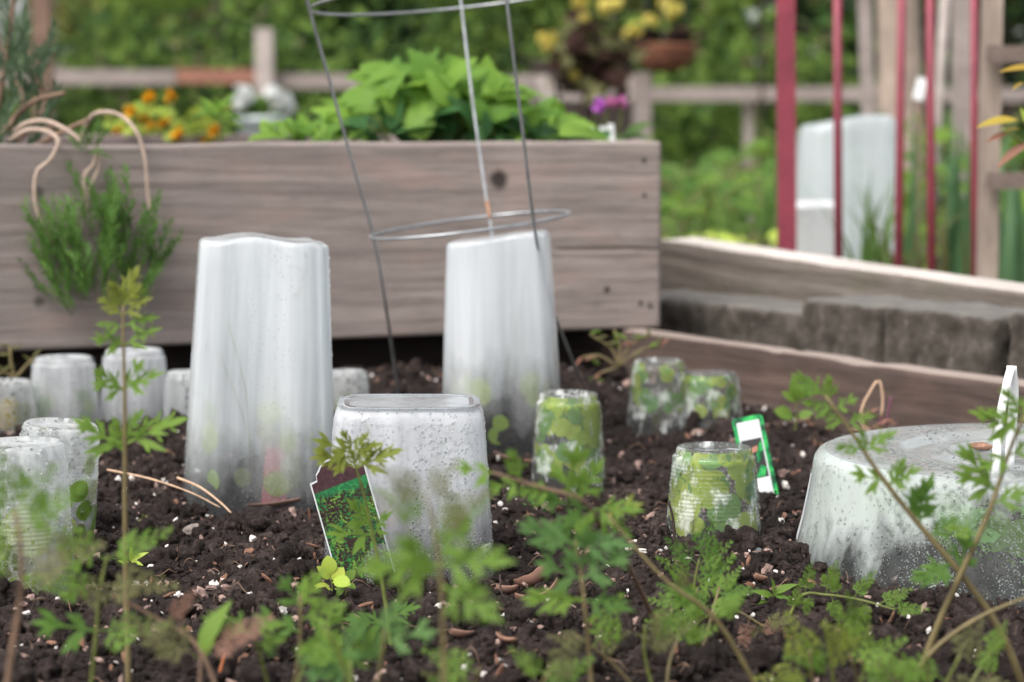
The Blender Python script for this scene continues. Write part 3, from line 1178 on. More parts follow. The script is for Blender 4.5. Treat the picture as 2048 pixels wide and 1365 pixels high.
def lobed(lobes=3, spread=.75, fat=.34, rs=None):
    """one deeply cut leaflet with pointed lobes."""
    rs = rs or random
    parts = [strip((0, 0, 0), (.55, 0, -.02), .03, .022)]
    tip, _ = leaf_simple(fat, 4, .15, .15, 0, (.85, .9))
    parts.append((xf(tip, .55, 0, (.45, 0, -.02)), _))
    for i in range(lobes):
        x = .16 + .42 * i / max(1, lobes - 1)
        for sgn in (1, -1):
            a = sgn * (spread - .16 * i + rs.uniform(-.12, .12))
            L = (.50 - .07 * i) * rs.uniform(.85, 1.12)
            lv, lf = leaf_simple(fat * rs.uniform(.85, 1.15), 4, .12, .2, 0, (.8, .9))
            parts.append((xf(lv, L, a, (x, 0, -.01), 0, rs.uniform(-.25, .2)), lf))
            l2, f2 = leaf_simple(fat, 3, .1, .1, 0, (.85, .9))
            parts.append((xf(l2, L * .55, a + sgn * .6, (x + L * .35 * math.cos(a), L * .35 * math.sin(a), -.015), 0, rs.uniform(-.2, .2)), f2))
    return merge(parts)


def fern(pairs=4, fine=False, fat=.34, bare=.22, droop=.2, rs=None):
    rs = rs or random
    zc = lambda x: -droop * x * x
    parts = []
    st = [bare * .0, .25, .5, .75, .92]
    for a, b in zip(st[:-1], st[1:]):
        parts.append(strip((a, 0, zc(a)), (b, 0, zc(b)), .013, .010))
    for i in range(pairs):
        t = i / pairs
        x = bare + (1 - bare) * t * .9
        for sgn in (1, -1):
            L = .44 * (1 - .62 * t) * rs.uniform(.85, 1.15)
            v, f = lobed(2 if not fine else 3, .7, fat, rs)
            parts.append((xf(v, L, sgn * rs.uniform(.75, 1.05), (x + rs.uniform(-.02, .02), 0, zc(x)), rs.uniform(-.35, .35), rs.uniform(-.15, .3)), f))
    v, f = lobed(2, .65, fat, rs)
    parts.append((xf(v, .32, 0, (.86, 0, zc(.86))), f))
    return merge(parts)


rl = random.Random(5)
L_LOBED = [lobed(3, .75, .27, rl), lobed(2, .8, .32, rl), lobed(3, .65, .25, rl)]
L_FERN = [fern(4, False, .28, rs=rl), fern(5, False, .25, rs=rl), fern(4, True, .22, droop=.35, rs=rl)]
L_FINE = [fern(5, True, .2, rs=rl), fern(6, True, .18, droop=.3, rs=rl)]
L_SERR = [leaf_simple(.62, 9, .22, .35, .42, (.78, .8), .0), leaf_simple(.7, 9, .3, .6, .42, (.85, .75), .0),
          leaf_simple(.58, 9, .12, .15, .42, (.75, .8), .0), leaf_simple(.66, 9, .35, .9, .45, (.8, .8), .0)]
L_OVAL = [leaf_simple(.55, 7, .15, .2, 0, (.9, .8), .12), leaf_simple(.7, 7, .12, .3, 0, (1.0, .65), .16)]
L_LANCE = [leaf_simple(.30, 7, .2, .25, 0, (.8, .9)), leaf_simple(.36, 7, .2, .5, 0, (.8, .9))]
L_ROUND = [leaf_simple(.95, 8, .06, .15, .10, (1.0, .55)), leaf_simple(.85, 8, .05, .1, .14, (.95, .6))]

LF_FRESH = leaf_mat('leaf_fresh', (.095, .175, .028), (.155, .25, .04))
LF_YELLOW = leaf_mat('leaf_yellow_green', (.13, .165, .025), (.20, .225, .04))
LF_DEEP = leaf_mat('leaf_deep', (.06, .13, .025), (.10, .19, .035))
LF_BLUE = leaf_mat('leaf_cool_green', (.07, .15, .045), (.11, .20, .055))
LF_OLIVE = leaf_mat('leaf_olive', (.10, .105, .04), (.15, .145, .06))
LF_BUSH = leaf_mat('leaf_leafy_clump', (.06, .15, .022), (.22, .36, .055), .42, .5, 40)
LF_BUSHDARK = leaf_mat('leaf_leafy_clump_shade', (.035, .10, .03), (.065, .155, .05), .35, .42, 40)  # inner leaves; shade within the clump is put into this darker green
LF_ROSE = leaf_mat('needle_green', (.07, .155, .035), (.15, .27, .065), .4, .5, 90)
LF_ROSEGREY = leaf_mat('needle_grey_green', (.06, .10, .05), (.12, .18, .10), .3, .5, 90)
LF_LIME = leaf_mat('leaf_lime', (.27, .38, .05), (.40, .46, .08), .2, .5, 30)
LF_CUPDARK = leaf_mat('leaf_cup_deep', (.12, .26, .07), (.19, .33, .09), .2, .5, 30)
LF_AMBER = leaf_mat('leaf_amber', (.36, .22, .03), (.46, .36, .06), .45, .4, 60)
LF_RED = leaf_mat('leaf_reddish', (.22, .10, .07), (.32, .17, .12), .4, .45, 80)
LF_TAN = leaf_mat('leaf_dry', (.16, .085, .06), (.25, .145, .11), .15, .8, 90)
LF_GRASS = leaf_mat('grass_blade', (.065, .125, .035), (.12, .2, .05), .4, .5, 20)
LF_DARKRED = leaf_mat('leaf_dark_red', (.022, .012, .011), (.05, .026, .02), .2, .7, 20, .05)
ST_GREEN = plain('stem_green', (.13, .15, .035), .6, 0, .25, 60)
ST_OLIVE = plain('stem_olive', (.16, .125, .055), .65, 0, .3, 60)
ST_BROWN = plain('stem_brown', (.20, .125, .085), .75, 0, .3, 60)
ST_TAN = plain('stem_tan', (.38, .285, .225), .75, 0, .2, 80)
ST_DARK = plain('stem_dark', (.035, .022, .018), .85, 0, .3, 80)
ST_STRAW = plain('straw', (.45, .30, .20), .8, 0, .25, 80)

_ML = {}


def leaf_mesh(lib, i, mat, nm='leaf'):
    k = (id(lib), i, mat.name)
    if k not in _ML:
        V, F = lib[i]
        _ML[k] = mesh_np(nm, V, F, mat)
    return _ML[k]


def put(root, me, p, axis, normal, size, name='leaf', sy=1.0):
    o = bpy.data.objects.new(name, me)
    COL.objects.link(o)
    o.parent = root
    o.matrix_basis = Matrix.Translation(Vector(p) - root.location) @ basis(axis, normal) @ Matrix.Diagonal((size, size * sy, size, 1))
    return o


def img_dir(deg, toward=.0):
    """a direction seen at this angle in the picture (0 right, 90 up), leaning towards the viewer."""
    a = R(deg)
    return Vector((math.cos(a), -toward, math.sin(a)))


def plant(name, label, cat, stem, rad, leaves, smat=ST_GREEN, group=None, ground=True, taper=.35, n=18):
    """stem: world points. leaves: (t, angle, length, library, material, toward)."""
    pts = [Vector(p) for p in stem]
    root = thing(name, label, cat, pts[0], (0, 0, 0), group)
    sp = spline(pts, n)
    m = MB()
    m.tube([p - root.location for p in sp], [rad * (1 - (1 - taper) * i / (n - 1)) for i in range(n)], 6)
    m.build('stem', smat, root)
    for (t, ang, ln, lib, mat, tow) in leaves:
        u = t * (n - 1)
        i = min(int(u), n - 2)
        p = sp[i].lerp(sp[i + 1], u - i)
        ax = img_dir(ang + random.uniform(-6, 6), tow)
        nr = Vector((random.uniform(-.35, .35), -.75, .75 + random.uniform(-.2, .2)))
        put(root, leaf_mesh(lib, random.randrange(len(lib)), mat), p, ax, nr, ln)
    return root


def gp(px, py_ground, Y=None):
    """ground point for a picture point (Y optional: then px at that distance on the soil)."""
    if Y is None:
        p = on(px, py_ground, 0)
    else:
        p = at(px, 700, Y)
    p.z = sz(p.x, p.y) - .003
    return p


# ------------------------------------------------------------------ tubs
def superring(n, hx, hy, e, z, cx=0, cy=0, flute=()):
    out = []
    for k in range(n):
        a = 2 * math.pi * k / n
        c, s = math.cos(a), math.sin(a)
        r = (abs(c) ** e + abs(s) ** e) ** (-1 / e)
        q = 1.0
        for (fa, fw, fd) in flute:
            dlt = (a - fa + math.pi) % (2 * math.pi) - math.pi
            q -= fd * math.exp(-(dlt / fw) ** 2)
        out.append((cx + hx * c * r * q, cy + hy * s * r * q, z))
    return out


def tub_shell(rings, n=96, top_from=None, mats=1):
    """rings: list of vertex rings; closes the last with a fan."""
    m = MB()
    V = [p for r_ in rings for p in r_]
    F, mi = [], []
    for i in range(len(rings) - 1):
        for k in range(n):
            a, b = i * n + k, i * n + (k + 1) % n
            F.append((a, b, b + n, a + n))
            mi.append(1 if top_from is not None and i >= top_from else 0)
    c = np.mean(np.array(rings[-1]), 0)
    V.append(tuple(c))
    for k in range(n):
        F.append(((len(rings) - 1) * n + k, (len(rings) - 1) * n + (k + 1) % n, len(V) - 1))
        mi.append(1 if top_from is not None else 0)
    m.v, m.f, m.m = V, F, mi
    return m


def tub(name, label, base, H, b, t, e, mat, rot=0, lean=(0, 0), wave=None, flute=(), topmat=None, rtop=.008, recess=.0, group='upturned plastic tubs used as cloches', bulge=0.0):
    root = thing(name, label, 'cloche', base, (R(lean[0]), R(lean[1]), R(rot)), group)
    n = 120
    rings = []
    zs = [-.012] + [(H - rtop) * i / 14 for i in range(1, 15)]
    for z in zs:
        f = max(0, z) / H
        hx, hy = b[0] + (t[0] - b[0]) * f, b[1] + (t[1] - b[1]) * f
        g_ = 1 + bulge * math.sin(math.pi * f)
        rings.append(superring(n, hx * g_, hy * g_, e, z, 0, 0, flute))
    for q in (25, 50, 72, 90):
        a = R(q)
        fs_ = (H - rtop) / H
        sx, sy_ = b[0] + (t[0] - b[0]) * fs_, b[1] + (t[1] - b[1]) * fs_
        rings.append(superring(n, sx - rtop * (1 - math.cos(a)), sy_ - rtop * (1 - math.cos(a)), e, H - rtop + rtop * math.sin(a), 0, 0, flute))
    k0 = len(rings)
    tf = k0
    if recess:
        for (s_, dz) in ((.96, 0), (.90, -recess * .25), (.84, -recess), (.5, -recess), (.15, -recess)):
            rings.append(superring(n, t[0] * s_, t[1] * s_, e, H + dz))
    else:
        for s_ in (.8, .5, .2):
            rings.append(superring(n, t[0] * s_, t[1] * s_, e, H - .001 * (1 - s_)))
    if wave:
        rings = [[(x, y, z + wave(x / t[0], y / t[1]) * max(0, (z - H * .8) / (H * .2))) for (x, y, z) in r_] for r_ in rings]
    o = tub_shell(rings, n, tf if topmat else None).build('tub_wall', [mat] + ([topmat] if topmat else []), root)

    def surf(u, v):
        a = math.pi + u * math.pi         # the half that faces the viewer (local -y)
        z = v * (H - rtop)
        f = z / H
        ring = superring(1, 1, 1, e, 0)
        c, s = math.cos(a), math.sin(a)
        r_ = (abs(c) ** e + abs(s) ** e) ** (-1 / e)
        q = 1.0
        for (fa, fw, fd) in flute:
            dlt = (a - fa + math.pi) % (2 * math.pi) - math.pi
            q -= fd * math.exp(-(dlt / fw) ** 2)
        g_ = 1 + bulge * math.sin(math.pi * f)
        hx, hy = (b[0] + (t[0] - b[0]) * f) * g_, (b[1] + (t[1] - b[1]) * f) * g_
        p = Vector((hx * c * r_ * q, hy * s * r_ * q, z))
        nn = Vector((abs(c) ** (e - 1) * math.copysign(1, c) / hx, abs(s) ** (e - 1) * math.copysign(1, s) / hy, (b[1] - t[1]) / H / hy * .5))
        return p, nn
    return root, surf


def flat_base(px, py, dy=0.0):
    p = on(px, py, 0)
    p.y += dy
    p.z = 0
    return p


# tall tub on the left of the middle
bp = flat_base(503, 1012, .062)
tall, sf = tub('plastic_tub', 'tallest milky plastic tub, upside down, standing left of the wire cage', bp, .2365, (.0690, .062), (.0580, .050), 4.6, M_TUB1, rot=9, lean=(0, 1.6),
               wave=lambda x, y: .0022 * math.cos(4.6 * x + .9) - .0045 * (1 / (1 + math.exp(-(x - .80) * 40))), flute=((R(309), .03, .045), (R(262), .12, -.010), (R(284), .08, .012), (R(238), .06, .008)), topmat=None, rtop=.006)
drops('water_drops', tall, sf, 260, .0006, .0017, lambda u, v: (.9 if v > .8 and u > .5 else .35 if v < .22 else .16))
# tall tub behind the cage
bp = flat_base(1006, 911, .062)
back, sf = tub('plastic_tub', 'tall milky plastic tub standing inside the wire cage', bp, .2215, (.0625, .058), (.0520, .047), 4.2, M_TUB2, rot=-7, lean=(0, -1.2),
               wave=lambda x, y: .0015 * math.sin(3 * x) + .0045 * x, flute=((R(308), .03, .03), (R(285), .06, .012), (R(250), .06, .010)), rtop=.006)
drops('water_drops', back, sf, 160, .0004, .0010, lambda u, v: .5)
# square low tub in focus
bp = flat_base(812, 1142, .058)
sq, sf = tub('plastic_tub', 'squat square plastic tub with beaded sides behind the seedling photo tag', bp, .124, (.0668, .060), (.0580, .052), 4.8, M_TUB3, rot=2, lean=(0, .3), topmat=M_TUB3TOP, rtop=.012, recess=.0005,
             flute=((R(305), .03, .018), (R(236), .03, .014)))
cols = [(.20, .03), (.30, .05), (.40, .035), (.47, .02), (.60, .05), (.66, .055), (.74, .03)]


def colmask(u, v):
    k = max(math.exp(-((u - c) / w_) ** 2) for c, w_ in cols)
    return (k * (.25 + .75 * v ** .6) + .04) * (1 if v > .25 else .5)


drops('water_drops', sq, sf, 1700, .0005, .0013, colmask)

# wide round tub
DR, DH = .198, .083
dc = Vector((on(1597, 1100, 0).x + DR - .004, 1.905, 0))
dome = thing('plastic_tub', 'wide round milky tub with a flat ringed base and white strap handle, upside down', 'cloche', dc, (0, 0, 0), 'upturned plastic tubs used as cloches')
n_ = 144
prof = [(DR, -.012), (DR * .985, .012), (DR * .965, .03), (DR * .948, .05), (DR * .932, .07), (DR * .926, .082), (DR * .920, .088), (DR * .905, .0928), (DR * .88, .0956), (DR * .85, .0965),
        (DR * .70, .0965), (DR * .60, .0965), (DR * .575, .0955), (DR * .555, .0925), (DR * .50, .0915), (DR * .42, .0915), (DR * .405, .0945), (DR * .385, .0945), (DR * .37, .0915), (DR * .1, .0915)]
prof = [(r_, z * .855) for r_, z in prof]
rings = [[(r_ * math.cos(2 * math.pi * k / n_), r_ * math.sin(2 * math.pi * k / n_), z) for k in range(n_)] for r_, z in prof]
tub_shell(rings, n_, 8).build('tub_wall', [M_DOME, M_DOMETOP], dome)


def dsurf(u, v):
    a = math.pi * (1.0 + u * .62)
    z = .004 + v * .073
    r_ = np.interp(z, [p[1] for p in prof[:10]], [p[0] for p in prof[:10]])
    return Vector((r_ * math.cos(a), r_ * math.sin(a), z)), Vector((math.cos(a), math.sin(a), .18))


def dmask(u, v):
    k = max(math.exp(-((u - c) / w_) ** 2) for c, w_ in ((.38, .03), (.52, .035), (.60, .05), (.72, .06), (.86, .06)))
    return .10 + .9 * k * (.4 + .6 * v)


drops('water_drops', dome, dsurf, 1500, .0007, .0026, dmask)


def dtop(u, v):
    a = u * 2 * math.pi
    r_ = DR * (.60 + .22 * v)
    return Vector((r_ * math.cos(a), r_ * math.sin(a), .0825)), Vector((0, 0, 1))


drops('top_drops', dome, dtop, 700, .0010, .0024, None, flat=.3)
# paper sticker on its left flank
V, F, mi = [], [], []
na, nz_ = 14, 10
for i in range(na + 1):
    for j in range(nz_ + 1):
        a = R(146 + 32 * i / na)
        z = .006 + .056 * j / nz_
        r_ = np.interp(z, [p[1] for p in prof[:10]], [p[0] for p in prof[:10]]) + .0006
        V.append((r_ * math.cos(a), r_ * math.sin(a), z))
for i in range(na):
    for j in range(nz_):
        a = i * (nz_ + 1) + j
        F.append((a, a + nz_ + 1, a + nz_ + 2, a + 1))
        mi.append(1 if 2 <= i < 11 and 4 <= j < 9 else 0)
link('sticker', mesh_np('sticker', V, F, [M_WHITECARD, plain('sticker_blue', (.12, .42, .55), .5, 0, .3, 30)], mi), dome)
# white strap handle standing on the top: two flat legs joined by a rounded head
hp = at(1992, 921, 1.782) - dc
hq = at(2018, 919, 1.80) - dc
ht = at(2023, 735, 1.79) - dc
m = MB()


def ribbon(pts, wd, th, m):
    pts = spline(pts, 14)
    V, F = [], []
    for i, p in enumerate(pts):
        t = (pts[min(i + 1, 13)] - pts[max(i - 1, 0)]).normalized()
        s_ = Vector((.9, -.43, 0)).normalized()
        nn = t.cross(s_).normalized()
        for (a_, b_) in ((-1, -1), (1, -1), (1, 1), (-1, 1)):
            V.append(p + s_ * a_ * wd / 2 + nn * b_ * th / 2)
    for i in range(13):
        for k in range(4):
            F.append((i * 4 + k, i * 4 + (k + 1) % 4, i * 4 + 4 + (k + 1) % 4, i * 4 + 4 + k))
    F += [(3, 2, 1, 0), (52, 53, 54, 55)]
    m.add(V, F)


hp.z = hq.z = .0822
ribbon([hp, hp.lerp(ht, .45) + Vector((-.003, 0, 0)), hp.lerp(ht, .85) + Vector((-.0015, 0, 0)), ht], .0062, .0016, m)
ribbon([ht + Vector((0, 0, .0008)), ht.lerp(hq, .25) + Vector((.003, .004, 0)), ht.lerp(hq, .6) + Vector((.002, .003, 0)), hq], .0072, .0016, m)
m.build('strap_handle', M_WHITE, dome)
cb_ = at(1963, 869, 1.93)
m = MB()
v_, f_ = lump(1, 5, .4)
m.add(v_ * (.009, .006, .0035), f_)
o = m.build('bark_chip', plain('orange_bark', (.22, .12, .08), .9, 0, .5, 150), None, smooth=False)
o.location = (cb_.x, cb_.y, DH - .001)
tag(o, 'orange bark chip lying on the flat top of the round tub', 'bark chip')


# ------------------------------------------------------------------ cups
def cup(label, px, py_top, px_half_top, py_base, kind, Y=None, lean=(0, 0), ribs=True, flare=1.26, base_z=0.0, ndrops=240, dmin=.0005, dmax=.0018, shoulder=True, nrib=13, group='clear plastic cups used as cloches', oval=1.0):
    if Y is None:
        Y = on(px, py_base, base_z).y
    b = at(px, py_base, Y)
    rt = px_half_top * Y / FPX
    Yc = Y + rt
    b.y = Yc
    tp = at(px, py_top, Yc)
    z0 = sz(b.x, b.y)
    z0 = min(z0, b.z if py_base else z0)
    H = tp.z - z0
    root = thing('plastic_cup', label, 'cup', (tp.x, Yc, z0), (R(lean[0]), R(lean[1]), 0), group)
    rt *= 1.02
    prof = [(rt * flare * 1.02, -.012)]
    z_a, z_b = H * .30, H * .84
    zs = np.linspace(.0, H * .90, 110)
    for z in zs:
        f = z / H
        r_ = rt * (flare + (1.05 - flare) * f)
        if ribs and z_a < z < z_b:
            r_ += .0002 * math.cos(2 * math.pi * (z - z_a) / ((z_b - z_a) / nrib))
        prof.append((r_, z))
    if shoulder:
        prof += [(rt * 1.055, H * .905), (rt * 1.04, H * .915), (rt * 1.0, H * .918), (rt * .985, H * .925), (rt * .98, H * .97), (rt * .965, H * .985), (rt * .93, H), (rt * .88, H), (rt * .85, H - .004), (rt * .3, H - .004)]
    else:
        prof += [(rt * 1.03, H * .95), (rt * 1.0, H * .985), (rt * .95, H), (rt * .88, H), (rt * .86, H - .003), (rt * .3, H - .003)]
    m = MB()
    m.lathe(prof, 64)
    o = m.build('cup_wall', kind, root)
    zz = np.array([p[1] for p in prof[:112]])
    rr = np.array([p[0] for p in prof[:112]])

    def sf(u, v):
        a = math.pi * (1 + u)
        z = .003 + v * H * .95
        r_ = float(np.interp(z, zz, rr))
        return Vector((r_ * math.cos(a), r_ * math.sin(a), z)), Vector((math.cos(a), math.sin(a), .2))
    if ndrops:
        ph = random.random() * 9
        drops('water_drops', root, sf, ndrops, dmin, dmax, lambda u, v: max(.05, min(1, 1.6 * (vnoise(np.array([u * 5 + ph]), np.array([v * 5]))[0] + .2))) if kind is M_CUP else (.25 + .75 * (v > .68)))
    return root, rt, H


def cup_plant(root, rt, H, label, count, mats, smin, smax, lib=L_ROUND, zmin=.15, zmax=.92, name='seedling', sector=(1.0, 2.0), stems=True, rfac=.955):
    t = thing(name, label, 'plant', root.location, root.rotation_euler)
    m = MB()
    for i in range(4):
        a = math.pi * random.uniform(*sector)
        p = Vector((rt * .8 * math.cos(a), rt * .8 * math.sin(a), H * random.uniform(.5, .85)))
        m.tube(spline([(random.uniform(-.3, .3) * rt, random.uniform(-.3, .3) * rt, -.004), (p.x * .4, p.y * .4, p.z * .55), p], 8), .0009, 5)
    m.build('stem', ST_GREEN, t)
    for i in range(count):
        a = math.pi * random.uniform(*sector)
        f = random.uniform(zmin, zmax)
        r_ = rt * (1.26 - .21 * f) * (rfac - .10 * random.random())
        s_ = random.uniform(smin, smax)
        th = random.uniform(0, 2 * math.pi)
        mt = random.choice(mats)
        V0, F0 = lib[random.randrange(len(lib))]
        vx, vy = (V0[:, 0] - .5) * s_, V0[:, 1] * s_
        tx, tz = vx * math.cos(th) - vy * math.sin(th), vx * math.sin(th) + vy * math.cos(th)
        rl_ = r_ - V0[:, 2] * s_ * .6
        zz_ = np.clip(H * f + tz, .001, H * .975)
        rl_ = np.minimum(rl_, np.where(zz_ > H * .9, rt * .94, rt * (1.26 - .21 * zz_ / H) * rfac))      # pressed along the inside of the wall
        aa = a + tx / r_
        link('leaf', mesh_np('leaf', np.stack([rl_ * np.cos(aa), rl_ * np.sin(aa), zz_], -1), F0, mt), t)
    return t


random.seed(21)
c, rt, H = cup('clear ribbed cup packed with green leaves, nearest of the green cups', 1428, 893, 78, 1098, M_CUP, ndrops=420, dmax=.0019)
cup_plant(c, rt, H, 'leafy green seedling pressed against the nearest ribbed cup', 70, [LF_LIME, LF_LIME, LF_CUPDARK, LF_LIME], .016, .028, zmin=.22, zmax=1.0)
c, rt, H = cup('clear ribbed cup full of light green leaves just right of the caged tub', 1137, 786, 60, 962, M_CUP, ndrops=260, dmax=.0016, nrib=18)
cup_plant(c, rt, H, 'light green round leaved seedling inside the cup beside the caged tub', 60, [LF_LIME, LF_CUPDARK, LF_LIME, LF_LIME], .014, .026, zmin=.25, zmax=1.0)
c, rt, H = cup('clear cup with sparse leaves, touching its twin below the edging board', 1318, 720, 51, 868, M_CUP, ndrops=160, dmax=.0014)
cup_plant(c, rt, H, 'dark green seedling in the farther of the touching cups', 34, [LF_CUPDARK, LF_CUPDARK, LF_LIME], .012, .020, zmin=.35, zmax=1.0)
c, rt, H = cup('clear cup with soil banked inside, in front of its touching twin', 1417, 745, 57, 866, M_CUP, ndrops=200, dmax=.0015)
cup_plant(c, rt, H, 'yellow green seedling in the nearer of the touching cups', 34, [LF_LIME, LF_CUPDARK], .012, .020, zmin=.3, zmax=1.0)

random.seed(22)
c, rt, H = cup('misted ribbed cup, second from the photo edge in the back row', 127, 714, 58, 868, M_CUPFOG, ndrops=240, nrib=16)
cup_plant(c, rt, H, 'pale seedling inside the second misted cup of the back row', 9, [LF_LIME, LF_FRESH], .014, .022, zmin=.1, zmax=.6)
c, rt, H = cup('misted cup with a clean shoulder behind the tall stalk', 268, 699, 58, 862, M_CUPFOG, ndrops=220, nrib=16)
c, rt, H = cup('small misted cup half hidden by the tallest tub', 372, 743, 38, 868, M_CUPWET, ndrops=160, nrib=12)
c, rt, H = cup('beaded cup peeking out between the tallest tub and the square tub', 692, 742, 40, 850, M_CUPWET, ndrops=200, nrib=12)
cup_plant(c, rt, H, 'small seedling in the beaded cup behind the square tub', 8, [LF_LIME, LF_FRESH], .01, .016, zmin=.1, zmax=.6)
c, rt, H = cup('dewy cup cut off by the photo edge in the back row', 8, 762, 54, 880, M_CUPWET, ndrops=260, dmax=.0026, shoulder=False)
cup_plant(c, rt, H, 'yellowing seedling in the dewy cup at the photo edge', 10, [LF_YELLOW, LF_AMBER], .014, .022, zmin=.1, zmax=.7)
c, rt, H = cup('tilted cup crusted with large water drops behind the nearest cup', 104, 846, 74, 1085, M_CUPWET, lean=(2, 5), ndrops=420, dmax=.0036, shoulder=False, flare=1.1, nrib=16)
cup_plant(c, rt, H, 'pale green seedling inside the tilted dewy cup', 20, [LF_LIME, LF_YELLOW, LF_FRESH], .016, .026, zmin=.1, zmax=.75)
c, rt, H = cup('large dented foggy cup with drops on its rim, nearest on that side', 40, 884, 88, 1195, M_CUPWET, ndrops=420, dmax=.0036, flare=1.22, nrib=18, shoulder=False)
cup_plant(c, rt, H, 'yellow leaved seedling inside the nearest foggy cup', 24, [LF_LIME, LF_YELLOW, LF_YELLOW], .02, .034, zmin=.05, zmax=.5)
random.seed(23)
for (root_, rx, hh, lab, mats_, cnt) in ((tall, .055, .245, 'young plant showing dimly inside the tallest tub', [LF_FRESH, LF_LIME, LF_YELLOW], 12),
                                         (back, .052, .226, 'yellowing plant pressed inside the caged tub', [LF_AMBER, LF_LIME, LF_LIME], 12),
                                         (sq, .052, .134, 'pale seedling inside the squat square tub', [LF_LIME, LF_TAN, LF_FRESH], 10),
                                         (dome, .165, .078, 'low leafy seedling inside the wide round tub', [LF_FRESH, LF_LIME, LF_CUPDARK], 60)):
    cup_plant(root_, rx / 1.15, hh, lab, cnt, mats_, .018, .034, zmin=.05, zmax=.34 if root_ is not dome else .75, rfac=.93)
m = MB()
m.box((0, 0, .02), (.022, .0012, .06))
o = m.build('red_label', plain('red_label_card', (.62, .12, .14), .5), None, smooth=False)
o.location = tall.location + Vector((.018, -.046, .0))
o.rotation_euler = (R(-8), R(6), R(10))
tag(o, 'small red plant label showing faintly inside the tallest tub', 'plant label')
# dark compost banked up inside the tubs
random.seed(24)
for (root_, rx, ry, hh, lab, seed) in ((tall, .064, .057, .034, 'soil heaped inside the tallest tub', 3), (back, .058, .053, .06, 'soil heaped inside the caged tub', 4),
                                       (dome, .20, .20, .052, 'soil heaped inside the wide round tub', 6)):
    V, F = ICO[3]
    d = 1 + .22 * fbm(V[:, 0] * 3 + seed, V[:, 1] * 3, V[:, 2] * 3, seed, 4)
    P = V * d[:, None] * (rx * .93, ry * .93, hh)
    if rx > .1:
        k_ = np.hypot(P[:, 0], P[:, 1])
        P[:, :2] *= np.minimum(1, .186 / np.maximum(k_, 1e-6))[:, None]
    o = link('soil_heap', mesh_np('soil_heap', P, F, M_SOIL), None, loc=root_.location + Vector((0, 0, -.004)))
    tag(o, lab, 'soil heap')

# ------------------------------------------------------------------ wire cage
M_WIRE = plain('galvanised_wire', (.33, .34, .35), .42, .75, .25, 50, .2)
M_RUST = plain('rusty_wire', (.36, .2, .12), .7, .3, .35, 90, .3)
cage = thing('tomato_cage', 'galvanised wire tomato cage standing around the tall tub in the middle', 'plant support', (at(960, 0, 2.6).x, 2.62, 0))
YL, YB, YR = 2.575, 2.68, 2.462


def wire(name, pts, r=.0017, mat=M_WIRE, n=40):
    m = MB()
    m.tube([Vector(p) - cage.location for p in spline(pts, n)], r, 7)
    return m.build(name, mat, cage)


jl = at(747, 472, YL)
wire('leg', [at(603, -60, 2.5), at(618, 15, 2.51), at(660, 165, 2.53), at(706, 330, 2.55), jl, at(768, 590, 2.60), at(783, 690, 2.66), at(796, 782, 2.71), at(798, 800, 2.72)])
jr = at(1070, 462, YR)
wire('leg', [at(1006, -60, 2.40), at(1018, 40, 2.405), at(1045, 260, 2.43), jr, at(1092, 575, 2.50), at(1130, 685, 2.58), at(1166, 772, 2.66), at(1170, 790, 2.67)])
jb = at(980, 438, YB)
wire('leg', [at(914, -60, 2.76), at(924, 22, 2.75), at(945, 200, 2.72), at(973, 400, 2.69), jb, at(988, 520, 2.67), at(1000, 760, 2.66), at(1004, 800, 2.66)])
m = MB()
m.tube([p - cage.location + Vector((0, -.0009, 0)) for p in spline([at(974, 402, 2.69), at(977, 420, 2.685), jb], 6)], .0019, 7)
m.build('rust_patch', M_RUST, cage)


def ring3(name, c, u, v, r=.0017, n=64):
    m = MB()
    pts = [c + u * math.cos(2 * math.pi * k / n) + v * math.sin(2 * math.pi * k / n) - cage.location for k in range(n + 1)]
    m.tube(pts, r, 7, cap=False)
    return m.build(name, M_WIRE, cage)


rc = at(941, 450, 2.575)
rl_, rr_ = jl + Vector((-.002, 0, 0)), at(1136, 428, 2.575)
bk, ft = at(972, 437, 2.69), at(908, 472, 2.459)
ring3('ring', rc, (rr_ - rl_) / 2, (bk - ft) / 2)
ul, ur = at(619, 20, 2.55), at(1210, -40, 2.60)
ub, uf = at(905, 22, 2.75), at(925, -38, 2.40)
ring3('ring', (ul + ur) / 2, (ur - ul) / 2, (ub - uf) / 2)


# ------------------------------------------------------------------ plant tags
def photo_tag_mat():
    n = N('seedling_photo_print')
    z = n.sep(n.obj())[2]
    a = n.noise(n.obj((1, 1, 1.1)), 430, 4, .75)
    b = n.voro(n.obj((1, 1, 1.3)), 330)
    big = n.noise(n.obj(), 45, 3, .5)
    leafm = n.mapr(n.math('ADD', n.math('MULTIPLY', a, .75), n.math('MULTIPLY', big, .33)), .545, .58)
    hue = n.noise(n.obj(), 110, 2)
    green = n.ramp(hue, [(.38, (.01, .11, .035)), (.5, (.035, .18, .035)), (.62, (.16, .30, .045))])
    dark = n.ramp(n.noise(n.obj(), 420, 4, .7), [(.35, (.012, .006, .006)), (.65, (.045, .024, .024))])
    c = n.mix(leafm, dark, green)
    band = n.mix(n.mapr(n.noise(n.obj(), 300, 3), .5, .6), (.014, .12, .04), (.03, .20, .06))
    c = n.mix(n.mapr(n.math('ADD', z, n.math('MULTIPLY', n.math('SUBTRACT', a, .5), .02)), .072, .076), c, band)
    brown = n.ramp(n.noise(n.obj(), 240, 5, .7), [(.35, (.03, .012, .016)), (.65, (.07, .032, .038))])
    x = n.sep(n.obj())[0]
    zs = n.math('ADD', z, n.math('MULTIPLY', x, -.10))
    c = n.mix(n.mapr(zs, .0795, .0805), c, brown)
    return n.done(n.principled(c, .35, None, .4))


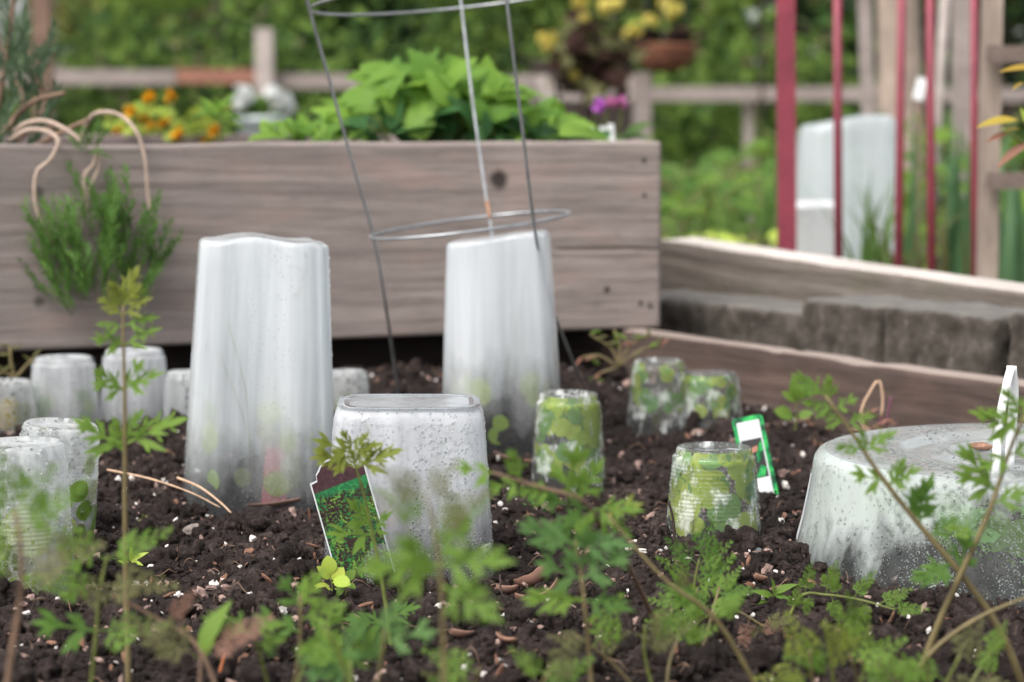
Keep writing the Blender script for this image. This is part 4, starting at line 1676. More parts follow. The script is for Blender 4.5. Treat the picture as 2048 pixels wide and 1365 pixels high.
tb = on(735, 1150, 0)
tg = thing('plant_tag', 'white edged photo tag of green seedlings leaning on the square tub', 'plant tag', (tb.x, 1.826, -.010), (R(-2), R(-15.5), R(2)))
W2 = .0222


def tag_outline(inset, zb):
    w_ = W2 - inset
    top = .0905 - inset
    pts = [(-w_, zb), (w_, zb), (w_, top)]
    pts += [(.0135 - inset * .3, top), (.0125, top + .0035)]
    for i in range(9):
        a = R(20 + 140 * i / 8)
        pts.append((-.0015 + (.0125 - inset * .5) * math.cos(a), top + .001 + (.0095 - inset * .15) * math.sin(a)))
    pts += [(-.0160 + inset * .3, top + .0015), (-.0165 + inset * .3, top - .003), (-w_, top - .004)]
    return pts


m = MB()
m.slab(tag_outline(0, -.02), 0, .0009)
m.build('card', M_WHITECARD, tg, smooth=False)
m = MB()
m.slab(tag_outline(.0011, -.018), -.0004, -.00003)
m.build('photo_print', photo_tag_mat(), tg, smooth=False)

gm = N('green_print')
a_ = gm.noise(gm.obj(), 120, 3)
M_TAGGREEN = gm.done(gm.principled(gm.ramp(a_, [(.4, (.008, .06, .025)), (.5, (.012, .25, .07)), (.65, (.05, .45, .10))]), .35))
gm = N('grey_white_print')
zz_ = gm.sep(gm.obj())
bars = gm.noise(gm.obj((900, 1, 200)), 1, 1)
M_TAGTEXT = gm.done(gm.principled(gm.mix(gm.mapr(bars, .6, .66, 0, .5), (.72, .73, .74), (.3, .3, .33)), .4))
t2 = on(1520, 980, 0)
g2 = thing('plant_tag', 'slim green bordered tag with a blank white box behind the leafy cup', 'plant tag', (t2.x, 2.20, sz(t2.x, 2.20) - .004), (R(-6), R(-13), R(-12)))
m = MB()
o_ = [(-.0145, -.02), (.0145, -.02), (.0145, .070)]
for i in range(7):
    a = R(90 * i / 6)
    o_.append((.0105 + .004 * math.cos(a), .070 + .004 * math.sin(a)))
for i in range(7):
    a = R(90 + 90 * i / 6)
    o_.append((-.0105 + .004 * math.cos(a), .070 + .004 * math.sin(a)))
o_.append((-.0145, .070))
m.slab(o_, 0, .0008)
m.build('card', M_TAGGREEN, g2, smooth=False)
def pane(name, pts, mat, d):
    m = MB()
    m.slab(pts, -d, -d + .00025)
    return m.build(name, mat, g2, smooth=False)


pane('border_print', [(-.0108, .0), (.0105, .0), (.0105, .0695), (-.0108, .0695)], M_WHITECARD, .0003)
pane('dark_print', [(-.0098, .0165), (.0092, .0165), (.0092, .0525), (-.0098, .0525)], plain('print_charcoal', (.035, .032, .032), .4), .0006)
pane('tan_print', [(-.0098, .0375), (.0035, .041), (.0045, .046), (-.0098, .0425)], plain('print_tan', (.42, .2, .13), .4), .0009)
pane('leaf_print', [(.002, .030), (.0062, .033), (.0090, .042), (.0086, .050), (.005, .045), (.0022, .038)], M_TAGGREEN, .0012)
pane('leaf_print', [(-.002, .017), (.006, .017), (.009, .025), (.0045, .028)], M_TAGGREEN, .0012)
pane('text_print', [(-.0098, .003), (.0092, .003), (.0092, .0155), (-.0098, .0155)], M_TAGTEXT, .0006)

# ------------------------------------------------------------------ trailing rosemary over the plank
random.seed(31)
ros = thing('rosemary', 'rosemary trailing over the plank with tan bare stems and a dense green tuft', 'plant', bed(.30, .02))


def over(px, py, gap):
    """a point this far in front of the plank's face at a pixel."""
    u, z = plank_uv(px, py)
    return PLO + BD * u - BN * gap + Vector((0, 0, z))


for pts, r_ in (([(40, 283, -.06), (62, 262, -.03), (92, 262, -.006), (112, 282, .014), (96, 320, .012), (68, 345, .014), (65, 400, .014), (76, 440, .016), (100, 490, .02)], .0036),
                ([(50, 270, -.08), (70, 248, -.05), (100, 243, -.02), (135, 262, .002), (160, 284, .012)], .0042),
                ([(185, 285, -.06), (190, 250, -.05), (205, 227, -.03), (240, 229, -.01), (268, 262, .01), (283, 315, .016), (288, 380, .018), (292, 430, .022)], .0034),
                ([(190, 300, .016), (180, 330, .016), (163, 350, .018), (160, 400, .02)], .0030),
                ([(195, 305, .016), (190, 340, .016), (170, 380, .018), (165, 420, .02)], .0026)):
    m = MB()
    P_ = spline([over(*p) - ros.location for p in pts], 26)
    m.tube(P_, [r_ * .86 * (1 - .4 * i / 25) for i in range(26)], 7)
    m.build('stem', ST_TAN, ros)


def sprig(nl, L=1.0, seed=0, wide=.022, ln=(.16, .26)):
    r = random.Random(seed)
    parts = []
    m = MB()
    bend = r.uniform(-.08, .08)
    m.tube([(0, 0, 0), (.5, bend, 0), (1, bend * .4, 0)], [.016, .012, .007], 4)
    parts.append((np.array(m.v), m.f))
    for i in range(nl):
        x = .08 + .92 * i / nl
        y0 = bend * math.sin(math.pi * x * .8)
        a = i * 2.4
        l = r.uniform(*ln) * (1 - .35 * x)
        v, f = leaf_simple(wide / l * 1.9, 3, .1, .1, 0, (.7, .5))
        V = xf(v, l, 0, (0, 0, 0), 0, -r.uniform(.45, .85))          # lean out from +x
        c, s = math.cos(a), math.sin(a)
        V = (np.array([[1, 0, 0], [0, c, -s], [0, s, c]]) @ V.T).T + (x, y0, 0)
        parts.append((V, f))
    return merge(parts)


SPR = [sprig(22, seed=i, wide=.026, ln=(.24, .40)) for i in range(4)]
for i in range(76):
    a = random.random() * 2 * math.pi
    q = math.sqrt(random.random())
    px, py = 192 + 112 * q * math.cos(a), 492 + 100 * q * math.sin(a)
    p = over(px, py, random.uniform(.012, .055))
    ax = Vector(((px - 192) / 260 + random.uniform(-.38, .38), random.uniform(-.5, .2), 1))
    put(ros, leaf_mesh(SPR, i % 4, LF_ROSE), p - Vector((0, 0, .03)), ax, (random.uniform(-1, 1), -1, 0), random.uniform(.048, .074), 'sprig')
for i in range(9):
    p = over(172 + random.uniform(-14, 14), 300 + random.uniform(-12, 10), .02)
    put(ros, leaf_mesh(SPR, i % 3, LF_ROSE), p, (random.uniform(-.7, .7), -.3, random.uniform(-.2, 1)), (0, -1, .3), random.uniform(.025, .038), 'sprig')

# grey green bush growing in the bed at the edge of the view
sh = thing('shrub', 'grey green narrow leaved shrub with woody stems in the planter corner', 'shrub', bed(.02 + .2, .16, -.03))
sh.location = at(20, 290, 2.86)
for pts, r_ in (([(-60, 300, 2.85), (10, 265, 2.84), (40, 225, 2.83), (75, 200, 2.82), (130, 186, 2.80)], .0042), ([(20, 300, 2.9), (95, 215, 2.9), (70, 150, 2.9), (45, 60, 2.92)], .003),
                ([(-20, 310, 2.88), (5, 160, 2.86), (25, 20, 2.85), (30, -60, 2.85)], .004), ([(-40, 300, 2.9), (45, 210, 2.9), (10, 120, 2.92), (-30, -20, 2.92)], .0035),
                ([(60, 300, 2.82), (130, 262, 2.8), (175, 240, 2.8)], .0036)):
    m = MB()
    P_ = spline([at(*p) - sh.location for p in pts], 20)
    m.tube(P_, [r_ * (1 - .4 * i / 19) for i in range(20)], 6)
    m.build('branch', ST_BROWN, sh)
SPG = [sprig(22, seed=10 + i, wide=.034, ln=(.26, .42)) for i in range(3)]
for i in range(32):
    px, py = random.uniform(-90, 95) * (1 if random.random() < .7 else .6), random.uniform(-30, 300)
    if px > 55 and py < 60:
        continue
    p = at(px - 15, py + 40, random.uniform(2.76, 2.98))
    put(sh, leaf_mesh(SPG, i % 3, LF_ROSEGREY), p, (random.uniform(-.5, .6), random.uniform(-.4, .4), 1), (random.uniform(-1, 1), -1, 0), random.uniform(.055, .095), 'sprig')

# ------------------------------------------------------------------ leafy clump in the bed
random.seed(33)
ctr = at(880, 292, 3.13)
cl = thing('leafy_plant', 'big bright green clump of toothed leaves in the middle of the planter', 'plant', ctr)
top = []


def bush_h(px):
    return np.interp(px, [640, 680, 740, 800, 880, 960, 1040, 1110, 1180, 1210], [250, 185, 105, 110, 118, 112, 165, 195, 230, 262])


for i in range(285):
    px = random.gauss(905, 135)
    if not 650 < px < 1195:
        continue
    t = random.random() ** .75
    yt = bush_h(px)
    py = 288 + (yt + 22 - 288) * t
    Y = 3.13 + random.uniform(-.10, .16) * (1.1 - .5 * t)
    p = at(px, py, Y)
    side = (px - 905) / 230
    ang = 90 - side * 75 + random.uniform(-50, 50)
    ax = img_dir(ang, random.uniform(-.2, .8))
    nr = Vector((side * .5 + random.uniform(-.5, .5), -.5 + random.uniform(-.4, .3), 1.0))
    s_ = random.uniform(.034, .060) * (1 if t > .3 else .9)
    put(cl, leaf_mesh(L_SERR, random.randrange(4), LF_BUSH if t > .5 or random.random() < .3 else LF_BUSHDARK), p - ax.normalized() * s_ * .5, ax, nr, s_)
for i in range(26):
    px = random.uniform(700, 1120)
    a, b = at(px * .6 + 905 * .4, 296, 3.13), at(px, random.uniform(bush_h(px) + 40, 250), 3.13 + random.uniform(-.05, .1))
    m = MB()
    m.tube(spline([a - ctr, (a + b) / 2 - ctr + Vector((0, -.01, .01)), b - ctr], 8), .0016, 5)
    m.build('stem', ST_GREEN, cl)
for (px, lab, cnt, w_) in ((590, 'low toothed seedling left of the big leafy clump', 16, 75), (440, 'small whorled green plant poking above the plank near the marigolds', 14, 55)):
    c0 = at(px, 296, 3.05 if px > 500 else 3.3)
    t_ = thing('leafy_plant', lab, 'plant', c0)
    m = MB()
    m.tube([(0, 0, -.02), (.002, 0, .02), (0, 0, .05 if px < 500 else .02)], .002, 6)
    m.build('stem', ST_GREEN, t_)
    for i in range(cnt):
        a = random.uniform(10, 170)
        hgt = .012 if px > 500 else random.uniform(.03, .052)
        ax = img_dir(a if px > 500 else random.uniform(-10, 190), random.uniform(-.3, .9))
        off = Vector((random.uniform(-1, 1) * w_ / 1500 * (.8 if px > 500 else .05), random.uniform(-.03, .03), hgt))
        put(t_, leaf_mesh(L_SERR if px > 500 else L_LANCE, random.randrange(2), LF_BUSH), c0 + off, ax, (random.uniform(-.3, .3), -.5, 1), random.uniform(.026, .040))
for (px, py, lab) in ((1206, 268, 'white plant label stub beside the pink blossoms'), (1226, 262, 'taller white plant label next to the label stub'), (1190, 270, 'thin white plant label close to the leafy clump')):
    o = MB().box((0, 0, 0), (.010, .0012, .09)).build('plant_label', M_WHITE, None, smooth=False)
    p = at(px, py, 3.35)
    o.location = p - Vector((0, 0, .035))
    o.rotation_euler = (0, R(random.uniform(-8, 8)), R(20))
    tag(o, lab, 'plant label')


def ball_flower(name, lab, pxpy, Y, zbase, rad, mat, stem_mat, leafy=None, cat='flower', group=None, petals=26):
    p0 = at(pxpy[0][0], 400, Y)
    base = Vector((sum(at(a, b, Y).x for a, b in pxpy) / len(pxpy), Y, zbase))
    t = thing(name, lab, cat, base, (0, 0, 0), group)
    for (a, b) in pxpy:
        p = at(a, b, Y + random.uniform(-.05, .05))
        m = MB()
        m.tube(spline([(random.uniform(-.015, .015), 0, 0), (p - base) * .55 + Vector((random.uniform(-.01, .01), 0, 0)), p - base], 8), .0014 * Y / 3, 5)
        m.build('stem', stem_mat, t)
        m = MB()
        for k in range(petals):
            d = Vector((random.gauss(0, 1), random.gauss(0, 1), random.gauss(0, .8))).normalized()
            V, F = L_OVAL[0]
            M_ = basis(d, (random.random(), random.random(), 1))
            V = (np.array(M_.to_3x3()) @ (V * rad).T).T + np.array(p - base)
            m.add(V, F)
        m.build('blossom', mat, t)
    if leafy:
        lib, lm, n, spread, hgt, size = leafy
        for k in range(n):
            a = random.uniform(0, 2 * math.pi)
            q = base + Vector((random.uniform(-spread, spread), random.uniform(-spread, spread) * .6, random.uniform(.0, hgt)))
            put(t, leaf_mesh(lib, random.randrange(len(lib)), lm), q, (math.cos(a), math.sin(a) * .6, random.uniform(.1, .9)), (0, -.3, 1), size * random.uniform(.7, 1.2))
    return t


P_PINK = leaf_mat('petal_pink', (.55, .14, .38), (.68, .26, .48), .3, .6)
P_PURPLE = leaf_mat('petal_purple', (.42, .10, .48), (.55, .18, .58), .3, .6)
P_ORANGE = leaf_mat('petal_orange', (.62, .26, .008), (.75, .36, .01), .3, .6)
P_YELLOW = leaf_mat('petal_yellow', (.58, .48, .10), (.68, .58, .18), .3, .6)
P_WHITE = leaf_mat('petal_white', (.6, .62, .6), (.72, .74, .72), .3, .6)
zb_ = PTOP - .03
ball_flower('chive', 'chive with a mauve blossom at the left of the pink ones', [(1196, 212)], 3.8, zb_, .014, P_PURPLE, ST_GREEN, (L_LANCE, LF_GRASS, 8, .02, .03, .06), 'flower', 'pink blossoms behind the leafy clump')
ball_flower('chive', 'pink blossoms on a pair of stems right of the mauve one', [(1217, 207), (1242, 204)], 3.8, zb_, .013, P_PINK, ST_GREEN, (L_LANCE, LF_GRASS, 8, .02, .03, .06), 'flower', 'pink blossoms behind the leafy clump')
ball_flower('marigold', 'orange marigolds over bright feathery leaves beyond the plank', [(262, 222), (298, 193), (340, 192), (285, 235), (330, 246), (352, 266), (428, 260), (240, 262), (412, 282), (300, 255)], 4.05, .29, .014, P_ORANGE, ST_GREEN,
            (L_FERN, LF_LIME, 46, .08, .06, .045), 'flower')

# ------------------------------------------------------------------ hanging basket and the dark yellow flowered plant
Yh = 8.4
hb = at(1330, 95, Yh)
hang = thing('hanging_basket', 'rusty brown coir hanging basket with yellow flowers', 'basket', hb)
rb = 62 * Yh / FPX
m = MB()
m.lathe([(rb * .25, -.085), (rb * .6, -.078), (rb * .88, -.045), (rb, .0), (rb * 1.03, .008), (rb * .97, .012), (rb * .9, -.005)], 32)
m.build('coir_liner', plain('coir', (.19, .075, .045), .95, 0, .5, 30, .9), hang)
for k in range(3):
    a = 2 * math.pi * k / 3 + .4
    m = MB()
    m.tube([(rb * math.cos(a), rb * math.sin(a), .01), (0, 0, .55)], .003, 5)
    m.build('chain', M_WIRE, hang)
for k in range(34):
    a = random.uniform(0, 2 * math.pi)
    q = hb + Vector((random.uniform(-.9, .9) * rb, random.uniform(-.6, .6) * rb, random.uniform(.0, .05)))
    put(hang, leaf_mesh(L_SERR, k % 4, LF_DARKRED), q, (math.cos(a), math.sin(a), .5), (0, -.5, 1), random.uniform(.05, .08))


def clumpf(root, name, pts, Y, rad, n, mat):
    for (a, b, r_) in pts:
        c_ = at(a, b, Y + random.uniform(-.08, .08)) - root.location
        m = MB()
        for k in range(n):
            d = Vector((random.gauss(0, 1), random.gauss(0, 1), random.gauss(0, 1)))
            d = d.normalized()
            V, F = L_ROUND[0]
            V = (np.array(basis(d.orthogonal(), d).to_3x3()) @ ((V - (.5, 0, 0)) * rad).T).T + np.array(c_ + d * r_ * Y / FPX * random.uniform(.3, 1))
            m.add(V, F)
        m.build(name, mat, root)


clumpf(hang, 'flower_cluster', [(1300, 40, 16), (1345, 20, 22), (1270, 60, 14), (1255, 70, 12), (1330, 5, 16)], Yh - .1, .03, 18, P_YELLOW)
hk = thing('shepherd_hook', 'dark shepherd hook pole holding up the hanging basket', 'hook', (hb.x + .34, Yh + .05, -.45))
m = MB()
m.tube(spline([(0, 0, 0), (0, 0, 1.2), (0, 0, 1.62), (-.08, 0, 1.75), (-.22, -.02, 1.74), (-.335, -.05, 1.62), (-.345, -.05, 1.585)], 30), .006, 7)
m.build('pole', ST_DARK, hk)
hk.location.z = hb.z + .55 - 1.585
dk = thing('flowering_plant', 'dark leaved potted plant with clusters of yellow flowers', 'plant', at(1180, 175, 7.8))
dk.location.z = -.1
for k in range(190):
    px, py = random.gauss(1180, 38), random.gauss(112, 34)
    a = random.uniform(0, 6.28)
    put(dk, leaf_mesh(L_SERR, k % 4, LF_DARKRED if random.random() < .8 else LF_OLIVE), at(px, py, 7.8 + random.uniform(-.12, .12)), (math.cos(a), math.sin(a), random.uniform(-.7, .7)), (0, -.7, .7), random.uniform(.045, .085))
clumpf(dk, 'flower_cluster', [(1096, 78, 22), (1098, 92, 16), (1125, 118, 10), (1148, 150, 9), (1215, 14, 22), (1160, 4, 16), (1232, 8, 14), (1172, 58, 9), (1168, 36, 8)], 7.7, .028, 18, P_YELLOW)
m = MB()
m.tube(spline([(0, 0, -.02), (.01, 0, .25), (0, 0, .55)], 8), .012, 6)
m.tube(spline([(0, 0, .2), (-.08, 0, .4), (-.12, -.1, .58)], 8), .007, 6)
m.build('stem', ST_DARK, dk)
pot = thing('flower_pot', 'dark plastic pot holding the dark leaved flowering plant', 'pot', (dk.location.x, 7.8, -.45))
m = MB()
m.lathe([(.11, 0), (.15, .30), (.16, .31), (.165, .36), (.15, .36), (.145, .33)], 32)
m.build('pot_wall', plain('pot_black', (.025, .024, .024), .6), pot)

# a bed, a white bucket with white blossoms beyond the planter
rb_ = thing('rear_raised_bed', 'distant wooden raised bed half hidden behind the front planter', 'raised bed', (at(420, 300, 7.6).x, 7.6, -.45))
for (c_, s_) in (((0, -.5, .33), (2.2, .04, .66)), ((0, .5, .33), (2.2, .04, .66)), ((-1.08, 0, .33), (.04, .96, .66)), ((1.08, 0, .33), (.04, .96, .66))):
    MB().box(c_, s_).build('plank', W_FENCE, rb_, smooth=False)
MB().box((0, 0, .31), (2.1, .94, .62)).build('soil', M_SOIL, rb_, smooth=False)
bk_ = at(528, 262, 7.45)
wb = thing('bucket', 'white bucket full of white blossoms behind the pale fence post', 'bucket', (bk_.x, 7.45, .17))
rbk = 52 * 7.45 / FPX
m = MB()
hbk = at(528, 232, 7.45).z - .17
m.lathe([(rbk * .78, 0), (rbk * .98, hbk - .02), (rbk * 1.05, hbk - .018), (rbk * 1.05, hbk), (rbk * .96, hbk), (rbk * .93, hbk - .03)], 36)
m.build('bucket_wall', plain('bucket_plastic', (.40, .45, .44), .4), wb)
wf = thing('flowering_plant', 'white flowering plant growing out of the white bucket', 'plant', wb.location + Vector((0, 0, hbk - .04)))
clumpf(wf, 'flower_cluster', [(485, 186, 18), (505, 205, 16), (545, 190, 20), (565, 200, 20), (575, 215, 16), (555, 212, 16), (480, 208, 12)], 7.45, .035, 20, P_WHITE)
m = MB()
for k in range(7):
    m.tube(spline([(0, 0, 0), (random.uniform(-.06, .06), 0, .05), (random.uniform(-.08, .08), 0, .10)], 6), .003, 5)
m.build('stem', ST_GREEN, wf)
clumpf(wf, 'leaf_cluster', [(520, 215, 20), (500, 225, 14), (560, 228, 16)], 7.45, .05, 14, LF_DEEP)

# ------------------------------------------------------------------ right-hand side behind the timber: stakes, trellis, jug, grasses
M_RED = plain('red_paint', (.205, .032, .05), .5, 0, .3, 14, .3)


def stake(name, lab, px_a, px_b, pyt, pyb, Y, mat, group, lean=0, square=False, cat='stake'):
    a, b = at((px_a + px_b) / 2, -120 if pyt is None else pyt, Y), at((px_a + px_b) / 2 + lean, pyb, Y)
    wd = (px_b - px_a) * Y / FPX
    zb = -.05 if Y < 7 else -.45
    b2 = b + (b - a).normalized() * max(0, (b.z - zb))
    t = thing(name, lab, cat, b2, (0, 0, 0), group)
    m = MB()
    if square:
        d = (a - b2)
        m.box((d / 2), (wd, wd, d.length), Vector((0, 0, 1)).rotation_difference(d).to_matrix())
    else:
        m.tube([Vector((0, 0, 0)), (a - b2) * .5, a - b2], wd / 2, 10)
    m.build('shaft', mat, t, smooth=not square)
    m = MB()
    m.lathe([(wd * .5, 0), (wd * .42, wd * .25), (wd * .2, wd * .4)], 10)
    o = m.build('tip', mat, t)
    o.location = a - b2
    return t


RS = 'red painted stakes behind the timber'
stake('garden_stake', 'thickest red painted stake, square in section', 1553, 1588, None, 480, 3.75, M_RED, RS, 3, True)
stake('garden_stake', 'thin red stake crossing the middle of the milky jug', 1665, 1683, None, 490, 3.9, M_RED, RS, 3)
stake('garden_stake', 'thin red stake at the edge of the milky jug', 1796, 1814, None, 505, 3.85, M_RED, RS, -8)
stake('garden_stake', 'thin red stake just right of the hanging white label', 1850, 1868, None, 515, 3.85, M_RED, RS, 4)
stake('garden_stake', 'thin red stake touching the tan trellis post', 1940, 1955, None, 525, 3.8, M_RED, RS, 2)
stake('garden_stake', 'slim grey weathered stake rising behind the milky jug', 1712, 1736, None, 300, 5.6, W_FENCE, 'grey wooden stakes', 14, True)
stake('garden_stake', 'broad grey wooden stake between two thin red stakes', 1903, 1938, None, 470, 6.2, W_FENCE, 'grey wooden stakes', 6, True)
stake('garden_stake', 'leaning pale grey pole crossing behind the white label', 1885, 1905, None, 470, 6.4, W_FENCE_PALE, 'grey wooden stakes', -30)
trl = thing('wooden_trellis', 'tan wooden trellis post carrying two short grey rungs', 'trellis', at(1974, 540, 3.6))
trl.location.z = -.02
pa, pb = at(1957, -120, 3.6), at(1994, -120, 3.6)
m = MB()
hgt = pa.z + .02
m.box((0, 0, hgt / 2), ((pb - pa).length, .03, hgt))
m.build('post', W_TRELLIS, trl, smooth=False)
for (yc, th) in ((110, 33), (363, 32)):
    a, b = at(1972, yc - 2, 3.56), at(2420, yc + 4, 3.5)
    m = MB()
    m.box((0, 0, 0), ((b - a).length, .024, th * 3.57 / FPX), Vector((1, 0, 0)).rotation_difference(b - a).to_matrix())
    o = m.build('rung', W_RUNG, trl, smooth=False)
    o.location = (a + b) / 2 - trl.location
pa = at(2400, -120, 3.55)
m = MB()
m.box((pa.x - trl.location.x, -.02, hgt / 2), (.03, .03, hgt))
m.build('post', W_TRELLIS, trl, smooth=False)

# milky jug and white box
jb_ = at(1690, 500, 4.75)
jug = thing('plastic_jug', 'big milky upturned jug behind the red stakes', 'cloche', (jb_.x, 4.75, .0))
jh = at(1690, 240, 4.75).z
hw = 103 * 4.75 / FPX
n_ = 80
rings = []
for f, s_ in ((0, 1.04), (.2, 1.03), (.4, 1.01), (.5, .985), (.55, 1.0), (.75, .97), (.9, .935), (.955, .915), (.985, .87), (1.0, .80), (1.0, .3)):
    rings.append(superring(n_, hw * s_, hw * .85 * s_, 4.2, jh * f))
rings = [[(x, y, z + .010 * math.sin(x / hw * 2.2 + .4) * (z > jh * .8)) for x, y, z in r_] for r_ in rings]
tub_shell(rings, n_).build('jug_wall', M_JUG, jug)
wbx = thing('white_container', 'plain white square container in front of the milky jug', 'container', at(1634, 520, 4.5))
wbx.location.z = -.01
m = MB()
hx = 46 * 4.5 / FPX
hh = at(1634, 404, 4.5).z + .01
rings = [superring(40, hx * s_, hx * s_, 8, hh * f) for f, s_ in ((0, .94), (.93, 1.0), (.935, 1.04), (1.0, 1.04), (1.0, .98), (.95, .97), (.9, .5))]
tub_shell(rings, 40).build('container_wall', fogged('white_container_plastic', .1, .97, 1.0, 20, (.95, .95, .96), (-1, -.9), 1.0, 300, .0), wbx)
wl = thing('plant_label', 'white label hanging on a thin stick between two red stakes', 'plant label', at(1836, 480, 4.6))
wl.location.z = .0
p = at(1840, 178, 4.6)
m = MB()
m.box(p - wl.location, (.019, .0015, .042), Matrix.Rotation(R(12), 3, 'Y'))
m.build('card', M_WHITE, wl, smooth=False)
m = MB()
m.tube([Vector((0, .004, -.03)), p - wl.location + Vector((0, .004, .02))], .0022, 5)
m.build('stick', ST_BROWN, wl)


def grass_clump(lab, px, Y, zb, n, h, mat, spread, lean=.35, w_=.012, name='grass_clump', group='grassy clumps behind the timber'):
    base = at(px, 400, Y)
    base.z = zb
    t = thing(name, lab, 'plant', base, (0, 0, 0), group)
    for i in range(n):
        a = random.uniform(0, 2 * math.pi)
        ln = h * random.uniform(.6, 1.1)
        le = random.uniform(.05, lean)
        p0 = Vector((random.gauss(0, spread), random.gauss(0, spread), 0))
        V, F = [], []
        d = Vector((math.cos(a), math.sin(a), 0))
        sd = Vector((-math.sin(a), math.cos(a), 0))
        for k in range(7):
            f = k / 6
            p = p0 + Vector((0, 0, 1)) * ln * (f - .25 * le * f * f) + d * ln * le * f * f
            hw_ = w_ * .5 * (1 - f ** 2.2) + .0004
            V += [p - sd * hw_, p + sd * hw_]
        for k in range(6):
            F.append((2 * k, 2 * k + 1, 2 * k + 3, 2 * k + 2))
        m = MB()
        m.add(V, F)
        m.build('blade', mat, t)
    return t


random.seed(41)
LF_IRIS = leaf_mat('blade_blue_green', (.055, .12, .05), (.09, .17, .075), .4, .5, 15)
grass_clump('long bladed clump hanging in front of the milky jug', 1745, 4.3, .0, 16, .27, LF_GRASS, .03, .6, .010)
grass_clump('tall blue green clump right of the white label', 1905, 5.0, .0, 12, .36, LF_IRIS, .06, .45, .022)
grass_clump('deep green clump between the trellis and the photo edge', 2030, 4.4, .0, 14, .30, LF_IRIS, .06, .4, .026)
grass_clump('thin grass leaning beside the planter corner', 1345, 4.0, .0, 12, .20, LF_GRASS, .03, .6, .006)
grass_clump('mid green clump just left of the thick red stake', 1520, 5.6, .0, 16, .24, LF_GRASS, .08, .7, .012)
grass_clump('weedy clump in the gap behind the timber', 1420, 6.2, .0, 16, .22, LF_GRASS, .12, .8, .012)
grass_clump('yellowish grass at the foot of the thin red stakes', 1830, 4.2, .0, 22, .20, LF_OLIVE, .05, .8, .009)
grass_clump('dense grass behind the jug and grey stake', 1720, 6.3, .0, 20, .30, LF_GRASS, .14, .5, .014)


def weed(lab, px, Y, zb, n, spread, hgt, lib, mat, size, group='leafy weeds behind the timber'):
    base = at(px, 400, Y)
    base.z = zb
    t = thing('weed', lab, 'plant', base, (0, 0, 0), group)
    m = MB()
    for k in range(6):
        m.tube(spline([(0, 0, -.02), (random.gauss(0, spread) * .6, random.gauss(0, spread) * .6, hgt * .5), (random.gauss(0, spread), random.gauss(0, spread), hgt)], 7), .003, 5)
    m.build('stem', ST_GREEN, t)
    for k in range(n):
        a = random.uniform(0, 6.28)
        p = base + Vector((random.gauss(0, spread), random.gauss(0, spread), random.uniform(.02, 1) * hgt))
        put(t, leaf_mesh(lib, random.randrange(len(lib)), mat), p, (math.cos(a), math.sin(a), random.uniform(-.2, .7)), (0, -.5, 1), size * random.uniform(.7, 1.3))
    return t


weed('bright lime weeds low behind the timber', 1440, 4.9, .0, 70, .13, .10, L_SERR, LF_LIME, .06)
weed('green leafy weed under the grey rail', 1400, 7.4, -.35, 90, .26, .55, L_SERR, LF_DEEP, .09)
weed('darker leafy weed beside the thick red stake', 1510, 8.4, -.45, 90, .30, .62, L_SERR, LF_FRESH, .10)
weed('fresh leafy weed between the red stakes', 1840, 5.4, .0, 60, .14, .24, L_LANCE, LF_FRESH, .09)
weed('leafy green weed at the edge behind the trellis', 2010, 5.6, .0, 80, .16, .30, L_SERR, LF_FRESH, .08)
weed('orange tinged weed at the foot of the stakes', 1790, 4.0, .0, 26, .09, .07, L_LANCE, LF_AMBER, .05)
weed('small orange flecked weed left of the thick red stake', 1480, 4.5, .0, 24, .08, .12, L_LANCE, LF_OLIVE, .05)
weed('green weed under the jug', 1640, 4.25, .0, 24, .08, .07, L_SERR, LF_FRESH, .05)
weed('dark weeds filling the space under the pale panel', 1150, 6.6, -.45, 110, .35, .62, L_SERR, LF_DEEP, .09)
weed('shadowy weeds behind the planter beside the rear bed', 900, 6.0, -.45, 100, .35, .66, L_SERR, LF_DEEP, .09)

tw = thing('twig', 'twig with amber and rust coloured leaves reaching in at the edge', 'twig', at(2140, 390, 2.7))
m = MB()
m.tube(spline([at(2140, 390, 2.7) - tw.location, at(2075, 310, 2.68) - tw.location, at(2040, 282, 2.66) - tw.location, at(2005, 258, 2.65) - tw.location], 12), .0020, 6)
m.tube(spline([at(2140, 390, 2.7) - tw.location, at(2110, 220, 2.7) - tw.location, at(2060, 150, 2.68) - tw.location], 12), .0018, 6)
m.build('stem', ST_GREEN, tw)
for (px, py, ang, ln, mt, nz) in ((2036, 240, 178, .046, LF_AMBER, .5), (2010, 262, 20, .016, LF_AMBER, .4), (2016, 268, 190, .026, LF_RED, .6), (2062, 285, 205, .048, LF_RED, .3), (2080, 138, 172, .045, LF_AMBER, .4), (2048, 165, 200, .016, LF_AMBER, .4), (2052, 250, 100, .02, LF_LIME, .4), (2090, 300, 60, .05, LF_YELLOW, .4)):
    put(tw, leaf_mesh(L_LANCE, 0, mt), at(px, py, 2.66), img_dir(ang, .15), (0, -nz, 1), ln, sy=1.25)


